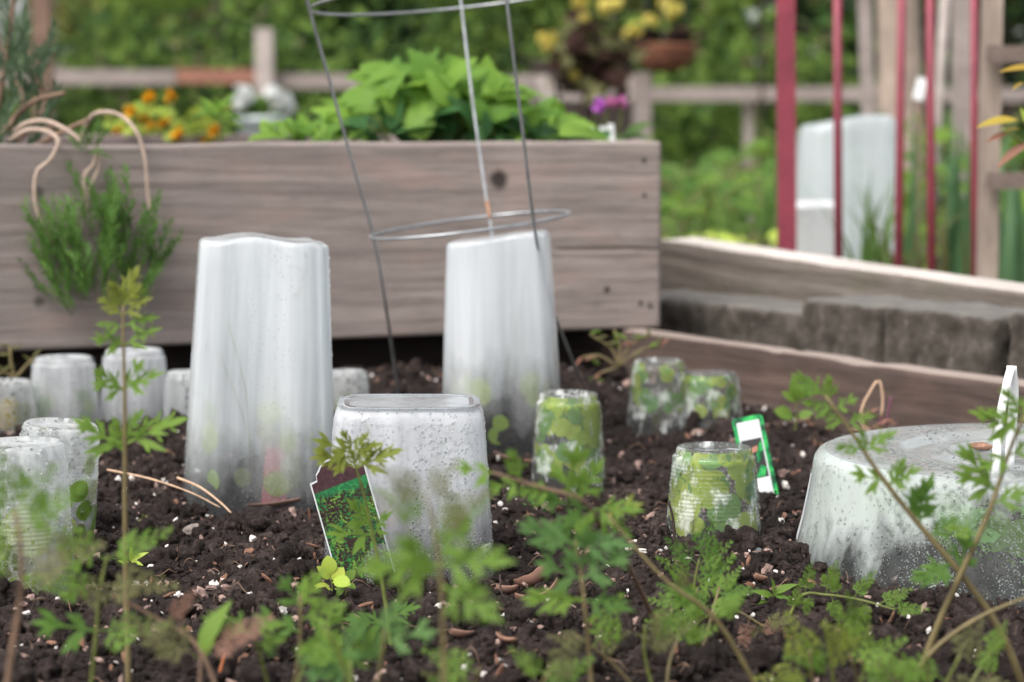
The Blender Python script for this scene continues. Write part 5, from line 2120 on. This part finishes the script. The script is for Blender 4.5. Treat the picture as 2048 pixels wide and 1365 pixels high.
random.seed(47)
weed('shaded brownish weeds under the pale rail post', 1350, 9.0, -.45, 70, .30, .62, L_SERR, LF_OLIVE, .09)
weed('fresh green weeds rising in the gap beside the planter end', 1380, 5.4, .0, 50, .12, .20, L_LANCE, LF_FRESH, .07)
weed('deep green weeds just beyond the timber gap', 1450, 5.8, .0, 60, .16, .22, L_SERR, LF_DEEP, .06)
weed('bushy weeds behind the thick red stake and jug', 1590, 6.4, .0, 60, .16, .30, L_SERR, LF_FRESH, .07)
weed('dull green weeds behind the broad grey stake', 1930, 6.8, .0, 60, .2, .34, L_LANCE, LF_DEEP, .09)
sky_spots = thing('sky_spot_shrub', 'added shrub with white clusters for sky gaps far behind the fence', 'shrub', (at(470, 222, 14.6).x, 14.6, -.45))
clumpf(sky_spots, 'blossom', [(335, 85, 14), (470, 118, 10), (490, 130, 12), (455, 125, 8)], 14.6, .06, 12, P_WHITE)  # white clusters added to stand for bright sky gaps in the foliage
m = MB()
for k in range(6):
    m.tube(spline([(0, 0, 0), (random.uniform(-.3, .3), 0, .6), (random.uniform(-.5, .5), 0, 1.25)], 8), .012, 5)
m.build('stem', ST_BROWN, sky_spots)
sky_spots = thing('sky_spot_shrub', 'added shrub with white clusters for sky gaps far behind the thick red stake', 'shrub', (at(1510, 222, 14.6).x, 14.6, -.45))
clumpf(sky_spots, 'blossom', [(1505, 32, 18), (1520, 128, 16), (1540, 20, 8), (1625, 100, 10)], 14.6, .06, 12, P_WHITE)  # added white clusters, again in place of sky showing through foliage
m = MB()
for k in range(6):
    m.tube(spline([(0, 0, 0), (random.uniform(-.3, .3), 0, .6), (random.uniform(-.5, .5), 0, 1.25)], 8), .012, 5)
m.build('stem', ST_BROWN, sky_spots)

# ------------------------------------------------------------------ foreground plants (carrot-like weeds)
random.seed(51)
FG = 'feathery weeds in the front of the bed'


def st(*pts):
    """world points; the first is planted in the soil."""
    P = [at(a, b, c) for a, b, c in pts]
    f = P[0]
    f.z = sz(f.x, f.y) - .004
    return P


def whorl(t, a, ln, lib=None, mat=None, tow=.3):
    return (t, a, ln * .74, lib or L_LOBED, mat or LF_FRESH, tow)


# the tall stalk
S = st((258, 1392, 1.46), (252, 1180, 1.46), (250, 980, 1.455), (250, 830, 1.45), (247, 690, 1.45), (246, 610, 1.45))
lv = []
for (t, pr, ln) in ((.50, 150, .040), (.52, 28, .046), (.50, 110, .024), (.53, 60, .026), (.665, 160, .022), (.67, 22, .030), (.665, 130, .026), (.67, 55, .024),
                    (.80, 165, .022), (.80, 25, .030), (.80, 140, .016), (.88, 165, .018), (.885, 20, .026), (.94, 140, .020), (.945, 35, .026), (.985, 75, .030), (.98, 110, .022), (.985, 55, .022)):
    lv.append(whorl(t, pr, ln * 1.3, L_LOBED, LF_FRESH if t < .9 else LF_YELLOW, random.uniform(0, .5)))
plant('weed', 'tallest slender weed with paired cut leaves rising before the misted cups', 'weed', S, .0022, lv, ST_OLIVE, FG)

# plant in front of the photo tag
S = st((785, 1300, 1.58), (770, 1200, 1.58), (748, 1080, 1.58), (728, 990, 1.575), (712, 935, 1.57), (705, 905, 1.57))
lv = [whorl(.98, 150, .040, None, LF_YELLOW), whorl(.98, 110, .026, None, LF_YELLOW), whorl(.98, 60, .026, None, LF_YELLOW), whorl(.97, 25, .030, None, LF_YELLOW),
      whorl(.93, 175, .040, None, LF_YELLOW), whorl(.80, 160, .042, None, LF_YELLOW), whorl(.80, 20, .048, None, LF_YELLOW), whorl(.80, 60, .030, None, LF_YELLOW), whorl(.80, 100, .020, None, LF_YELLOW),
      whorl(.45, 120, .040, None, LF_FRESH, .5), whorl(.42, 165, .046, None, LF_FRESH, .5), whorl(.42, 60, .036, None, LF_FRESH, .6), whorl(.12, 165, .045, None, LF_DEEP, .4), whorl(.14, 30, .036, None, LF_DEEP, .4)]
plant('weed', 'yellow green weed with star shaped leaves in front of the photo tag', 'weed', S, .0016, lv, ST_GREEN, FG)

# very blurred plant before the square tub
S = st((885, 1750, 1.14), (888, 1400, 1.14), (885, 1230, 1.14), (878, 1120, 1.14), (865, 1040, 1.14), (850, 985, 1.14))
lv = [whorl(.97, 140, .032, L_FERN, LF_OLIVE), whorl(.97, 60, .028, L_FERN, LF_OLIVE), whorl(.82, 150, .036, L_FERN, LF_FRESH), whorl(.80, 30, .036, L_FERN, LF_OLIVE), whorl(.70, 45, .040, L_FERN, LF_FRESH),
      whorl(.58, 170, .060, L_LOBED, LF_FRESH, .5), whorl(.58, 15, .055, L_LOBED, LF_FRESH, .5), whorl(.60, 60, .04, L_LOBED, LF_FRESH), whorl(.52, 130, .05, L_LOBED, LF_FRESH, .6), whorl(.50, -20, .05, L_LOBED, LF_FRESH, .5)]
plant('weed', 'soft out of focus weed right before the square tub', 'weed', S, .0015, lv, ST_OLIVE, FG)

# plant with leaning brown stems
S = st((1335, 1290, 1.585), (1290, 1200, 1.50), (1230, 1085, 1.42), (1200, 1050, 1.39), (1165, 1000, 1.37), (1080, 975, 1.36), (985, 945, 1.35))
lv = [whorl(.99, 165, .034, L_LOBED, LF_FRESH), whorl(.90, 190, .030), whorl(.90, 110, .030), whorl(.78, 180, .034), whorl(.74, 80, .044, L_LOBED, LF_FRESH, .2), whorl(.68, 60, .040), whorl(.66, 120, .030), whorl(.60, 10, .044, L_LOBED, LF_FRESH, .4),
      whorl(.60, 165, .050, L_LOBED, LF_DEEP, .4), whorl(.56, -20, .036), whorl(.50, 30, .040, L_LOBED, LF_YELLOW), whorl(.55, 200, .056, L_LOBED, LF_DEEP, .3)]
plant('weed', 'leaning weed whose brown stem slants down toward the leafy cup', 'weed', S, .0020, lv, ST_BROWN, FG)
S = st((1190, 1500, 1.33), (1180, 1330, 1.33), (1170, 1220, 1.32), (1160, 1130, 1.32), (1150, 1080, 1.32))
lv = [whorl(.95, 160, .050, L_LOBED, LF_BLUE), whorl(.95, 10, .046, L_LOBED, LF_BLUE), whorl(.95, 60, .03, L_LOBED, LF_FRESH), whorl(.66, 30, .046, L_LOBED, LF_BLUE), whorl(.66, 150, .040, L_LOBED, LF_BLUE), whorl(.7, 80, .04, L_LOBED, LF_BLUE), whorl(.55, 170, .05, L_LOBED, LF_FRESH), whorl(.55, -5, .04, L_LOBED, LF_DEEP)]
plant('weed', 'cool green weed standing under the leaning brown stem', 'weed', S, .0015, lv, ST_OLIVE, FG)
S = st((1560, 1430, 1.40), (1440, 1250, 1.38), (1330, 1160, 1.37), (1215, 1030, 1.37))
plant('weed', 'bare olive stalk slanting up from the corner of the ferny sprigs', 'weed', S, .0020, [whorl(.55, 100, .02, L_FINE, LF_OLIVE), whorl(.35, 60, .03, L_FERN, LF_FRESH)], ST_OLIVE, FG)

# far-left blurred stalk
S = st((-20, 1560, 1.20), (20, 1330, 1.20), (42, 1180, 1.19), (40, 1080, 1.18), (28, 1020, 1.18))
lv = [whorl(.95, 100, .046, L_FERN, LF_FRESH), whorl(.95, 50, .040, L_FERN, LF_FRESH), whorl(.95, 150, .04, L_FERN, LF_FRESH), whorl(.82, 40, .05, L_FERN, LF_FRESH), whorl(.80, 160, .05, L_FERN, LF_FRESH), whorl(.62, 20, .055, L_FERN, LF_OLIVE, .4), whorl(.6, 150, .05, L_FERN, LF_FRESH)]
plant('weed', 'blurred feathery weed before the large dented cup', 'weed', S, .0022, lv, ST_BROWN, FG)
S = st((170, 1420, 1.34), (190, 1290, 1.33), (200, 1180, 1.33), (215, 1110, 1.33))
lv = [whorl(.95, 140, .05, L_FERN, LF_FRESH, .4), whorl(.95, 40, .05, L_FERN, LF_FRESH, .4), whorl(.7, 15, .055, L_FERN, LF_OLIVE, .4), whorl(.7, 165, .05, L_FERN, LF_FRESH, .4), whorl(.4, 20, .05, L_FERN, LF_FRESH), whorl(.4, 160, .05, L_LOBED, LF_DEEP)]
plant('weed', 'feathery weed at the foot of the tallest slender weed', 'weed', S, .0016, lv, ST_GREEN, FG)
S = st((470, 1480, 1.33), (400, 1300, 1.33), (300, 1230, 1.33), (225, 1190, 1.33))
plant('weed', 'bare brown stalk lying slantwise low before the soil hollow', 'weed', S, .0018, [whorl(.3, 80, .030, L_LANCE, LF_FRESH), whorl(.55, 60, .03, L_FINE, LF_TAN), whorl(.95, 150, .04, L_FERN, LF_OLIVE)], ST_BROWN, FG)
S = st((395, 1480, 1.30), (400, 1360, 1.30), (402, 1300, 1.30))
plant('weed', 'single upright pointed leaf among the blurred fern leaves', 'weed', S, .0014, [(.95, 72, .030, L_LANCE, LF_FRESH, .1), (.9, 40, .04, L_FINE, LF_TAN, .2), (.8, 140, .04, L_FERN, LF_OLIVE, .2)], ST_BROWN, FG)

# bottom masses
for k, (bx, by, Y, pts, lab, mats) in enumerate((
        (560, 1440, 1.33, [(600, 1190), (660, 1230), (500, 1250)], 'bushy soft green weed low in the middle of the bottom edge', [LF_FRESH, LF_FRESH, LF_DEEP]),
        (700, 1520, 1.24, [(650, 1250), (770, 1260), (700, 1320)], 'broad soft green weed beneath the photo tag plant', [LF_FRESH, LF_BLUE]),
        (1330, 1420, 1.40, [(1290, 1250), (1360, 1270), (1150, 1270)], 'pale olive ferny weed left of the sharp sprigs', [LF_OLIVE, LF_OLIVE, LF_FRESH]),
        (1400, 1330, 1.56, [(1395, 1180), (1440, 1170), (1350, 1240), (1420, 1230)], 'crisp dark green parsley like weed below the leafy cup', [LF_DEEP, LF_FRESH]),
        (1690, 1460, 1.36, [(1650, 1240), (1740, 1250), (1620, 1300), (1700, 1310)], 'deep green weed mass low before the round tub', [LF_FRESH, LF_FRESH, LF_YELLOW]),
        (1880, 1480, 1.34, [(1850, 1300), (1920, 1310), (1990, 1290), (1800, 1320)], 'shady weed at the bottom below the crossed stalks', [LF_FRESH, LF_OLIVE]),
        (960, 1500, 1.31, [(960, 1335), (1100, 1345)], 'olive sprouts poking up at the bottom near the clods', [LF_OLIVE, LF_FRESH]))):
    S0 = at(bx, by, Y)
    S0.z = sz(S0.x, S0.y) - .004
    t = thing('weed', lab, 'weed', S0, (0, 0, 0), FG)
    for (px, py) in pts:
        tip = at(px, py, Y + random.uniform(-.04, .04))
        m = MB()
        sp = spline([S0, S0.lerp(tip, .55) + Vector((random.uniform(-.006, .006), 0, .006)), tip], 10)
        m.tube([p - S0 for p in sp], [.0014 - .00007 * i for i in range(10)], 5)
        m.build('stem', random.choice((ST_GREEN, ST_GREEN, ST_OLIVE)), t)
        lib = L_FERN if k in (2, 3, 4, 5, 6) else L_LOBED
        for q in range(3 if k not in (0, 1) else 4):
            u = random.uniform(.55, 1)
            p = sp[int(u * 9)]
            side = random.choice((0, 180))
            put(t, leaf_mesh(lib, random.randrange(3), random.choice(mats)), p, img_dir(side + (1 if side == 0 else -1) * random.uniform(5, 70), random.uniform(-.2, .5)), (random.uniform(-.3, .3), -.7, .8), random.uniform(.018, .032))

# crossed stalks before the round tub
S = st((2060, 1365, 1.475), (2000, 1260, 1.46), (1915, 1140, 1.45), (1830, 1040, 1.445), (1760, 950, 1.44), (1700, 860, 1.44), (1650, 790, 1.44))
lv = []
for (t, a, ln) in ((.99, 145, .036), (.97, 100, .024), (.93, 165, .030), (.93, 30, .022), (.86, 20, .026), (.86, 150, .028), (.76, 175, .026), (.75, 40, .034), (.74, 100, .024), (.64, 165, .034), (.63, 30, .034), (.62, 70, .030), (.50, 70, .044), (.48, 100, .040), (.44, 40, .030), (.35, 190, .042), (.33, 80, .04), (.36, 215, .036)):
    lv.append(whorl(t, a, ln, L_LOBED, LF_FRESH if t > .55 else LF_DEEP, random.uniform(0, .5)))
plant('weed', 'long leafy stalk slanting leftward across the round tub', 'weed', S, .0026, lv, ST_OLIVE, FG)
S = st((1820, 1380, 1.46), (1880, 1240, 1.45), (1935, 1120, 1.445), (1980, 1020, 1.44), (2020, 900, 1.44), (2050, 830, 1.44))
lv = []
for (t, a, ln) in ((.98, 120, .036), (.97, 170, .04), (.9, 150, .05), (.88, 20, .04), (.78, 200, .03), (.78, 20, .036), (.66, 130, .055), (.66, 150, .04), (.62, 20, .04), (.5, 165, .03), (.95, 60, .04)):
    lv.append(whorl(t, a, ln, L_LOBED, LF_FRESH, random.uniform(0, .5)))
plant('weed', 'leafy stalk slanting rightward and crossing the other on the round tub', 'weed', S, .0024, lv, ST_OLIVE, FG)
S = st((1790, 1420, 1.43), (1850, 1320, 1.42), (1950, 1240, 1.42), (2090, 1180, 1.42))
plant('weed', 'bare pale stalk arching low at the bottom corner', 'weed', S, .0022, [whorl(.9, 40, .03)], ST_OLIVE, FG)

# sharp ferny sprigs
S = st((1560, 1240, 1.66), (1600, 1195, 1.66), (1650, 1190, 1.66), (1720, 1200, 1.64), (1790, 1220, 1.62))
lv = [whorl(t, a, ln, L_FINE, LF_FRESH, .3) for (t, a, ln) in ((.15, 70, .024), (.3, 80, .028), (.35, 260, .02), (.5, 75, .030), (.55, 280, .024), (.7, 60, .030), (.75, 300, .024), (.88, 30, .03), (.97, 10, .03), (.6, 110, .022))]
plant('weed', 'crisp creeping ferny sprig on the soil before the round tub', 'weed', S, .0013, lv, ST_GREEN, FG)
S = st((1400, 1250, 1.62), (1440, 1218, 1.62), (1480, 1225, 1.62), (1530, 1255, 1.60))
plant('weed', 'pale yellow stalk sprawling under the parsley like weed', 'weed', S, .0014, [whorl(.9, -20, .03, L_FINE, LF_TAN), whorl(.95, 30, .03, L_FINE, LF_OLIVE), whorl(.8, 250, .03, L_FINE, LF_TAN), whorl(.85, 290, .03, L_FINE, LF_OLIVE)], ST_OLIVE, FG)
S = st((1380, 1280, 1.60), (1384, 1220, 1.60), (1390, 1160, 1.60), (1398, 1120, 1.60))
lv = [whorl(.98, 80, .040, L_FERN, LF_DEEP), whorl(.9, 130, .034, L_FERN, LF_DEEP), whorl(.9, 40, .034, L_FERN, LF_FRESH), whorl(.7, 150, .036, L_FERN, LF_FRESH), whorl(.7, 30, .036, L_FERN, LF_DEEP), whorl(.5, 160, .03, L_FERN, LF_DEEP), whorl(.5, 50, .046, L_FERN, LF_FRESH)]
plant('weed', 'sharp upright ferny weed just in front of the leafy cup', 'weed', S, .0014, lv, ST_GREEN, FG)

# ------------------------------------------------------------------ seedlings on the soil
SD = 'tiny seedlings sprouting from the soil'


def seedling(lab, px, py, h, leaves, lib, mat, size, smat=ST_GREEN, wide=False, group=SD):
    p0 = on(px, py, .0)
    p0.z = sz(p0.x, p0.y) - .002
    S = [p0, p0 + Vector((.001, 0, h * .5)), p0 + Vector((.0, -.001, h))]
    lv = [(random.uniform(.75, 1) if i < leaves - 2 else .5, a, size * random.uniform(.85, 1.15), lib, mat, random.uniform(.2, .9)) for i, a in enumerate(np.linspace(-5, 185, leaves))]
    return plant('seedling', lab, 'seedling', S, .0008, lv, smat, group, n=8)


seedling('fresh oval leaved seedling at the foot of the photo tag', 662, 1182, .018, 7, L_OVAL, LF_LIME, .015)
seedling('second shoot of oval leaves beside the fresh seedling', 690, 1175, .012, 4, L_OVAL, LF_FRESH, .011)
seedling('two leaved pale seedling right of the square tub', 1058, 1030, .009, 3, L_OVAL, LF_BLUE, .010)
seedling('red stemmed seedling in the hollow by the tall weed', 235, 1105, .011, 3, L_OVAL, LF_FRESH, .008, plain('stem_red', (.3, .03, .05), .6))
seedling('grassy seedling beside the tall weed', 262, 1118, .010, 5, L_LANCE, LF_LIME, .013)
seedling('little red and green sprout left of the photo tag', 570, 1130, .007, 3, L_OVAL, LF_OLIVE, .006, bpy.data.materials['stem_red'])
seedling('little round sprout in front of the white stone', 545, 1085, .007, 3, L_OVAL, LF_RED, .006)
seedling('tiny sprout under the tallest tub', 285, 1032, .007, 3, L_OVAL, LF_OLIVE, .006)
seedling('thin twin leaved sprout beside the green bordered tag', 1572, 930, .012, 3, L_OVAL, LF_BLUE, .009)
seedling('red tinged sprout below the green bordered tag', 1590, 975, .006, 4, L_OVAL, LF_RED, .007)
seedling('low sprout between the two nearest cups and tub', 1545, 1200, .014, 5, L_LANCE, LF_FRESH, .016)
seedling('narrow green seedling between the clods at the bottom', 925, 1300, .010, 2, L_OVAL, LF_LIME, .010)
p0 = on(1590, 872, 0)
S = [Vector((p0.x, p0.y, sz(p0.x, p0.y) - .002)), at(1592, 835, p0.y), at(1594, 805, p0.y)]
plant('seedling', 'upright pale green seedling before the low edging board', 'seedling', S, .0013,
      [(.98, 100, .028, L_OVAL, LF_FRESH, .1), (.98, 60, .030, L_OVAL, LF_BLUE, .2), (.98, 140, .022, L_OVAL, LF_FRESH, .4), (.45, 150, .026, L_OVAL, LF_FRESH, .4), (.5, 20, .020, L_OVAL, LF_FRESH, .4), (.98, 80, .022, L_OVAL, LF_FRESH, .6)], ST_GREEN, SD, n=8)
# withered plant by the board
p0 = on(1755, 905, 0)
t = thing('withered_plant', 'withered straw coloured plant with purple stems by the edging board', 'plant', (p0.x, p0.y, sz(p0.x, p0.y)))
yy = p0.y
for pts, r_, mt in (([(1742, 902), (1722, 830), (1740, 785), (1758, 762), (1766, 800), (1762, 835)], .0016, ST_STRAW), ([(1758, 905), (1762, 835), (1768, 800)], .0013, plain('stem_purple', (.16, .05, .09), .6)),
                    ([(1768, 905), (1776, 830), (1782, 795)], .0012, bpy.data.materials['stem_purple']), ([(1748, 902), (1730, 845), (1716, 838)], .0013, ST_STRAW)):
    m = MB()
    m.tube([at(a, b, yy) - t.location for a, b in pts] if len(pts) < 3 else [p - t.location for p in spline([at(a, b, yy) for a, b in pts], 14)], r_, 6)
    m.build('stem', mt, t)
for k in range(10):
    put(t, leaf_mesh(L_LANCE, k % 2, random.choice((LF_TAN, LF_RED, LF_OLIVE))), at(random.uniform(1725, 1785), random.uniform(830, 865), yy), img_dir(random.uniform(0, 180), .3), (0, -.6, 1), random.uniform(.010, .018))
# ferny weed at the board corner
p0 = at(1235, 735, 2.86)
t = thing('weed', 'spindly weed with a few pink buds at the corner of the boards', 'weed', (p0.x, p0.y, sz(p0.x, p0.y)))
for pts in ([(1235, 735), (1225, 700), (1180, 668)], [(1235, 735), (1240, 690), (1228, 660)], [(1235, 735), (1262, 690), (1300, 672)], [(1235, 735), (1280, 700), (1320, 695)], [(1235, 735), (1200, 712), (1165, 715)], [(1235, 735), (1195, 750), (1180, 775)]):
    m = MB()
    sp = spline([at(a, b, 2.84) - t.location for a, b in pts], 8)
    m.tube(sp, .0014, 5)
    m.build('stem', ST_OLIVE, t)
    for q in range(4):
        put(t, leaf_mesh(L_LANCE, q % 2, random.choice((LF_FRESH, LF_OLIVE, LF_RED))), sp[4 + q] + t.location, img_dir(random.uniform(0, 360), .3), (0, -.6, 1), random.uniform(.010, .019))
p0 = at(40, 750, 2.78)
t = thing('weed', 'small weed with forked stems in the shadow behind the back row cups', 'weed', (p0.x, p0.y, sz(p0.x, p0.y)))
for pts in ([(30, 758), (22, 725), (20, 692)], [(30, 758), (50, 735), (66, 718)], [(30, 758), (10, 745), (-5, 750)]):
    m = MB()
    sp = spline([at(a, b, 2.74) - t.location for a, b in pts], 8)
    m.tube(sp, .002, 5)
    m.build('stem', ST_OLIVE, t)
    for q in range(4):
        put(t, leaf_mesh(L_LANCE, q % 2, LF_OLIVE), sp[4 + q] + t.location, img_dir(random.uniform(20, 160), .3), (0, -.6, 1), random.uniform(.010, .018))

# ------------------------------------------------------------------ twigs, stones, bark
def stick(lab, pts, r, mat, cat='twig'):
    P = []
    for (a, b, c) in pts:
        P.append(at(a, b, c))
    t = thing('twig', lab, cat, P[0])
    m = MB()
    sp = spline(P, 16)
    m.tube([p - t.location for p in sp], [r * (1 - .4 * i / 15) for i in range(16)], 6)
    m.build('shaft', mat, t)


Yt = on(400, 1000, .01).y
stick('thin straw twig lying across the soil before the tallest tub', [(215, 940, 2.16), (300, 958, 2.12), (380, 985, 2.08), (440, 1015, 2.05)], .0011, ST_STRAW)
stick('upper straw twig touching the tallest tub', [(355, 956, 2.10), (400, 975, 2.07), (440, 1005, 2.04), (462, 1026, 2.02)], .0013, ST_STRAW)
p0 = on(1352, 1165, 0)
stick('dark bent stick standing in front of the leafy cup', [(1352, 1170, 1.845), (1350, 1095, 1.845), (1346, 1040, 1.845), (1337, 1002, 1.845)], .0015, ST_DARK)
stick('dark little curl of root on the clods', [(1000, 1150, 1.75), (1003, 1185, 1.74), (1018, 1204, 1.735)], .0008, ST_DARK)
stick('reddish stick poking up at the bottom among clods', [(440, 1345, 1.47), (446, 1322, 1.47), (450, 1310, 1.47)], .0012, plain('rusty_stick', (.4, .13, .05), .8))


def stone(name, lab, px, py, w_px, seed, mat, flat=.7, cat='stone', sub=3, long=1.0, rough=.3, sink=.25):
    p = on(px, py, 0)
    s_ = w_px / 2 * p.y / FPX
    V, F = lump(sub, seed, rough, 1.3)
    V = V * (s_ * long, s_, s_ * flat)
    o = link(name, mesh_np(name, V, F, mat, smooth=True), None, loc=(p.x, p.y, sz(p.x, p.y) + s_ * flat * sink))
    o.rotation_euler = (random.uniform(-.2, .2), random.uniform(-.3, .3), random.uniform(0, 1))
    return tag(o, lab, cat)


M_CHALK = plain('pitted_pale_stone', (.46, .44, .42), .85, 0, .55, 160, .9)
M_DIRTY = plain('soil_stained_stone', (.20, .165, .145), .9, 0, .45, 90, .8)
stone('stone', 'pitted whitish stone lying before the tallest tub', 557, 1052, 54, 4, M_CHALK, .6)
stone('stone', 'small soil stained grey stone left of the whitish stone', 496, 1030, 38, 5, M_DIRTY, .8)
stone('soil_clod', 'large round clod of brown soil under the whitish stone', 515, 1062, 84, 6, M_SOIL, .75, 'clod', rough=.45)
stone('stone', 'flat pale stone in the shallow hollow left of centre', 385, 1062, 42, 7, M_DIRTY, .6)
stone('stone', 'angular white chip on the clods below the hollow', 500, 1180, 24, 8, M_CHALK, 1.1)
stone('stone', 'dark blue grey pebble near the bottom edge', 1202, 1300, 34, 9, M_GREYSTONE, .9, rough=.12)
stone('stone', 'round slate pebble in front of the leafy cup', 1512, 1122, 30, 10, M_GREYSTONE, .7, rough=.12)
stone('stone', 'pale flat stone below the round tub', 1950, 1285, 34, 11, M_CHALK, .5)
stone('stone', 'white gritty lump near the bottom under the photo tag', 820, 1282, 44, 12, M_CHALK, .45)
stone('stone', 'tan pebble on the soil by the touching cups', 1396, 872, 26, 13, M_PINKSTONE, .8, rough=.15)
stone('stone', 'pale stone at the base of the leafy cup', 1470, 1088, 22, 14, M_CHALK, .9)
random.seed(61)
for k, (px, py, w_) in enumerate(((940, 1275, 80), (1075, 1235, 110), (1010, 1195, 70), (880, 1245, 66), (1120, 1120, 60), (700, 1200, 60), (330, 1130, 74), (430, 1110, 66), (620, 1075, 60), (1000, 960, 50), (1230, 880, 52), (1560, 1090, 50), (1650, 1210, 64), (330, 905, 46))):
    lab = ['craggy clod under the shady leaves near the bottom', 'largest clod right of the curled dead leaf', 'clod beside the curl of dark root', 'clod at the bottom before the square tub', 'crumbly clod right of the square tub',
           'clod under the oval leaved seedling', 'clod by the tall slender weed', 'clod in the hollow left of centre', 'clod tucked between the photo tag and whitish stone', 'clod beside the caged tub', 'clod right of the light green cup',
           'clod between the leafy cup and round tub', 'clod under the edge of the round tub', 'clod behind the straw twigs'][k]
    stone('soil_clod', lab, px, py, w_, 20 + k, M_SOIL, .75, 'clod', rough=.5, sink=.05)['group'] = 'bigger clods of soil'


def bark(lab, px, py, L_, W_, mat, name='bark_chip', cat='bark chip', rot=(0, 0, 0), curl=.3):
    p = on(px, py, 0)
    n = 8
    V, F = [], []
    for i in range(n + 1):
        f = i / n
        w_ = W_ * (math.sin(math.pi * (f * .86 + .07)) ** .6) * random.uniform(.8, 1.1)
        x = (f - .5) * L_
        zc_ = curl * L_ * (f - .5) ** 2 * 2
        for (yy_, zz) in ((-w_ / 2, curl * W_ * .5), (0, 0), (w_ / 2, curl * W_ * .6)):
            V.append((x, yy_, zz + zc_ + .0012))
    nv = len(V)
    V += [(x, y, z - .0016) for x, y, z in V]
    for i in range(n):
        for j in range(2):
            a = i * 3 + j
            F.append((a, a + 3, a + 4, a + 1))
            F.append((a + nv, a + 1 + nv, a + 4 + nv, a + 3 + nv))
        F.append((i * 3, i * 3 + nv, i * 3 + 3 + nv, i * 3 + 3))
        F.append((i * 3 + 2, i * 3 + 5, i * 3 + 5 + nv, i * 3 + 2 + nv))
    F += [(0, 1, 1 + nv, nv), (1, 2, 2 + nv, 1 + nv), (n * 3 + 1, n * 3, n * 3 + nv, n * 3 + 1 + nv), (n * 3 + 2, n * 3 + 1, n * 3 + 1 + nv, n * 3 + 2 + nv)]
    o = link(name, mesh_np(name, V, F, mat), None, loc=(p.x, p.y, sz(p.x, p.y) + .004))
    o.rotation_euler = [R(q) for q in rot]
    return tag(o, lab, cat)


M_BARKC = plain('dark_bark_piece', (.10, .058, .045), .9, 0, .5, 70, .9)
bark('long dark slab of bark against the tallest tub', 545, 1010, .052, .022, M_BARKC, rot=(-25, -6, 6), curl=.12)
bark('brown bark flake below the straw twigs', 420, 1050, .022, .010, M_BARKC, rot=(-15, 10, -30))
bark('curled brown dead leaf on the clods right of the square tub', 1085, 1170, .034, .016, LF_TAN, 'dead_leaf', 'dead leaf', (-30, -18, 12), .5)
bark('folded rusty dead leaf behind the curled one', 1068, 1150, .030, .015, LF_TAN, 'dead_leaf', 'dead leaf', (-50, -30, -14), .5)
bark('small brown dead leaf beside the square tub corner', 1015, 1155, .018, .013, LF_TAN, 'dead_leaf', 'dead leaf', (-40, 5, 20), .3)
bark('pinkish bark chip right of the leafy cup', 1522, 1165, .012, .008, bpy.data.materials['orange_bark'], rot=(-40, 20, 30))
bark('tan sliver of wood on the soil by the edging board', 1615, 845, .045, .008, ST_BROWN, rot=(0, -8, 14), curl=.05)
bark('rusty bark flake by the caged tub foot', 1008, 925, .026, .014, M_BARKC, rot=(-40, 10, -20))
bark('brown leaf scrap near the bottom before the clods', 925, 1265, .018, .012, LF_TAN, 'dead_leaf', 'dead leaf', (-30, 10, 30), .3)
bark('orange leaf scrap at the bottom near the green sprout', 1010, 1290, .015, .010, bpy.data.materials['orange_bark'], rot=(-20, 10, -30))
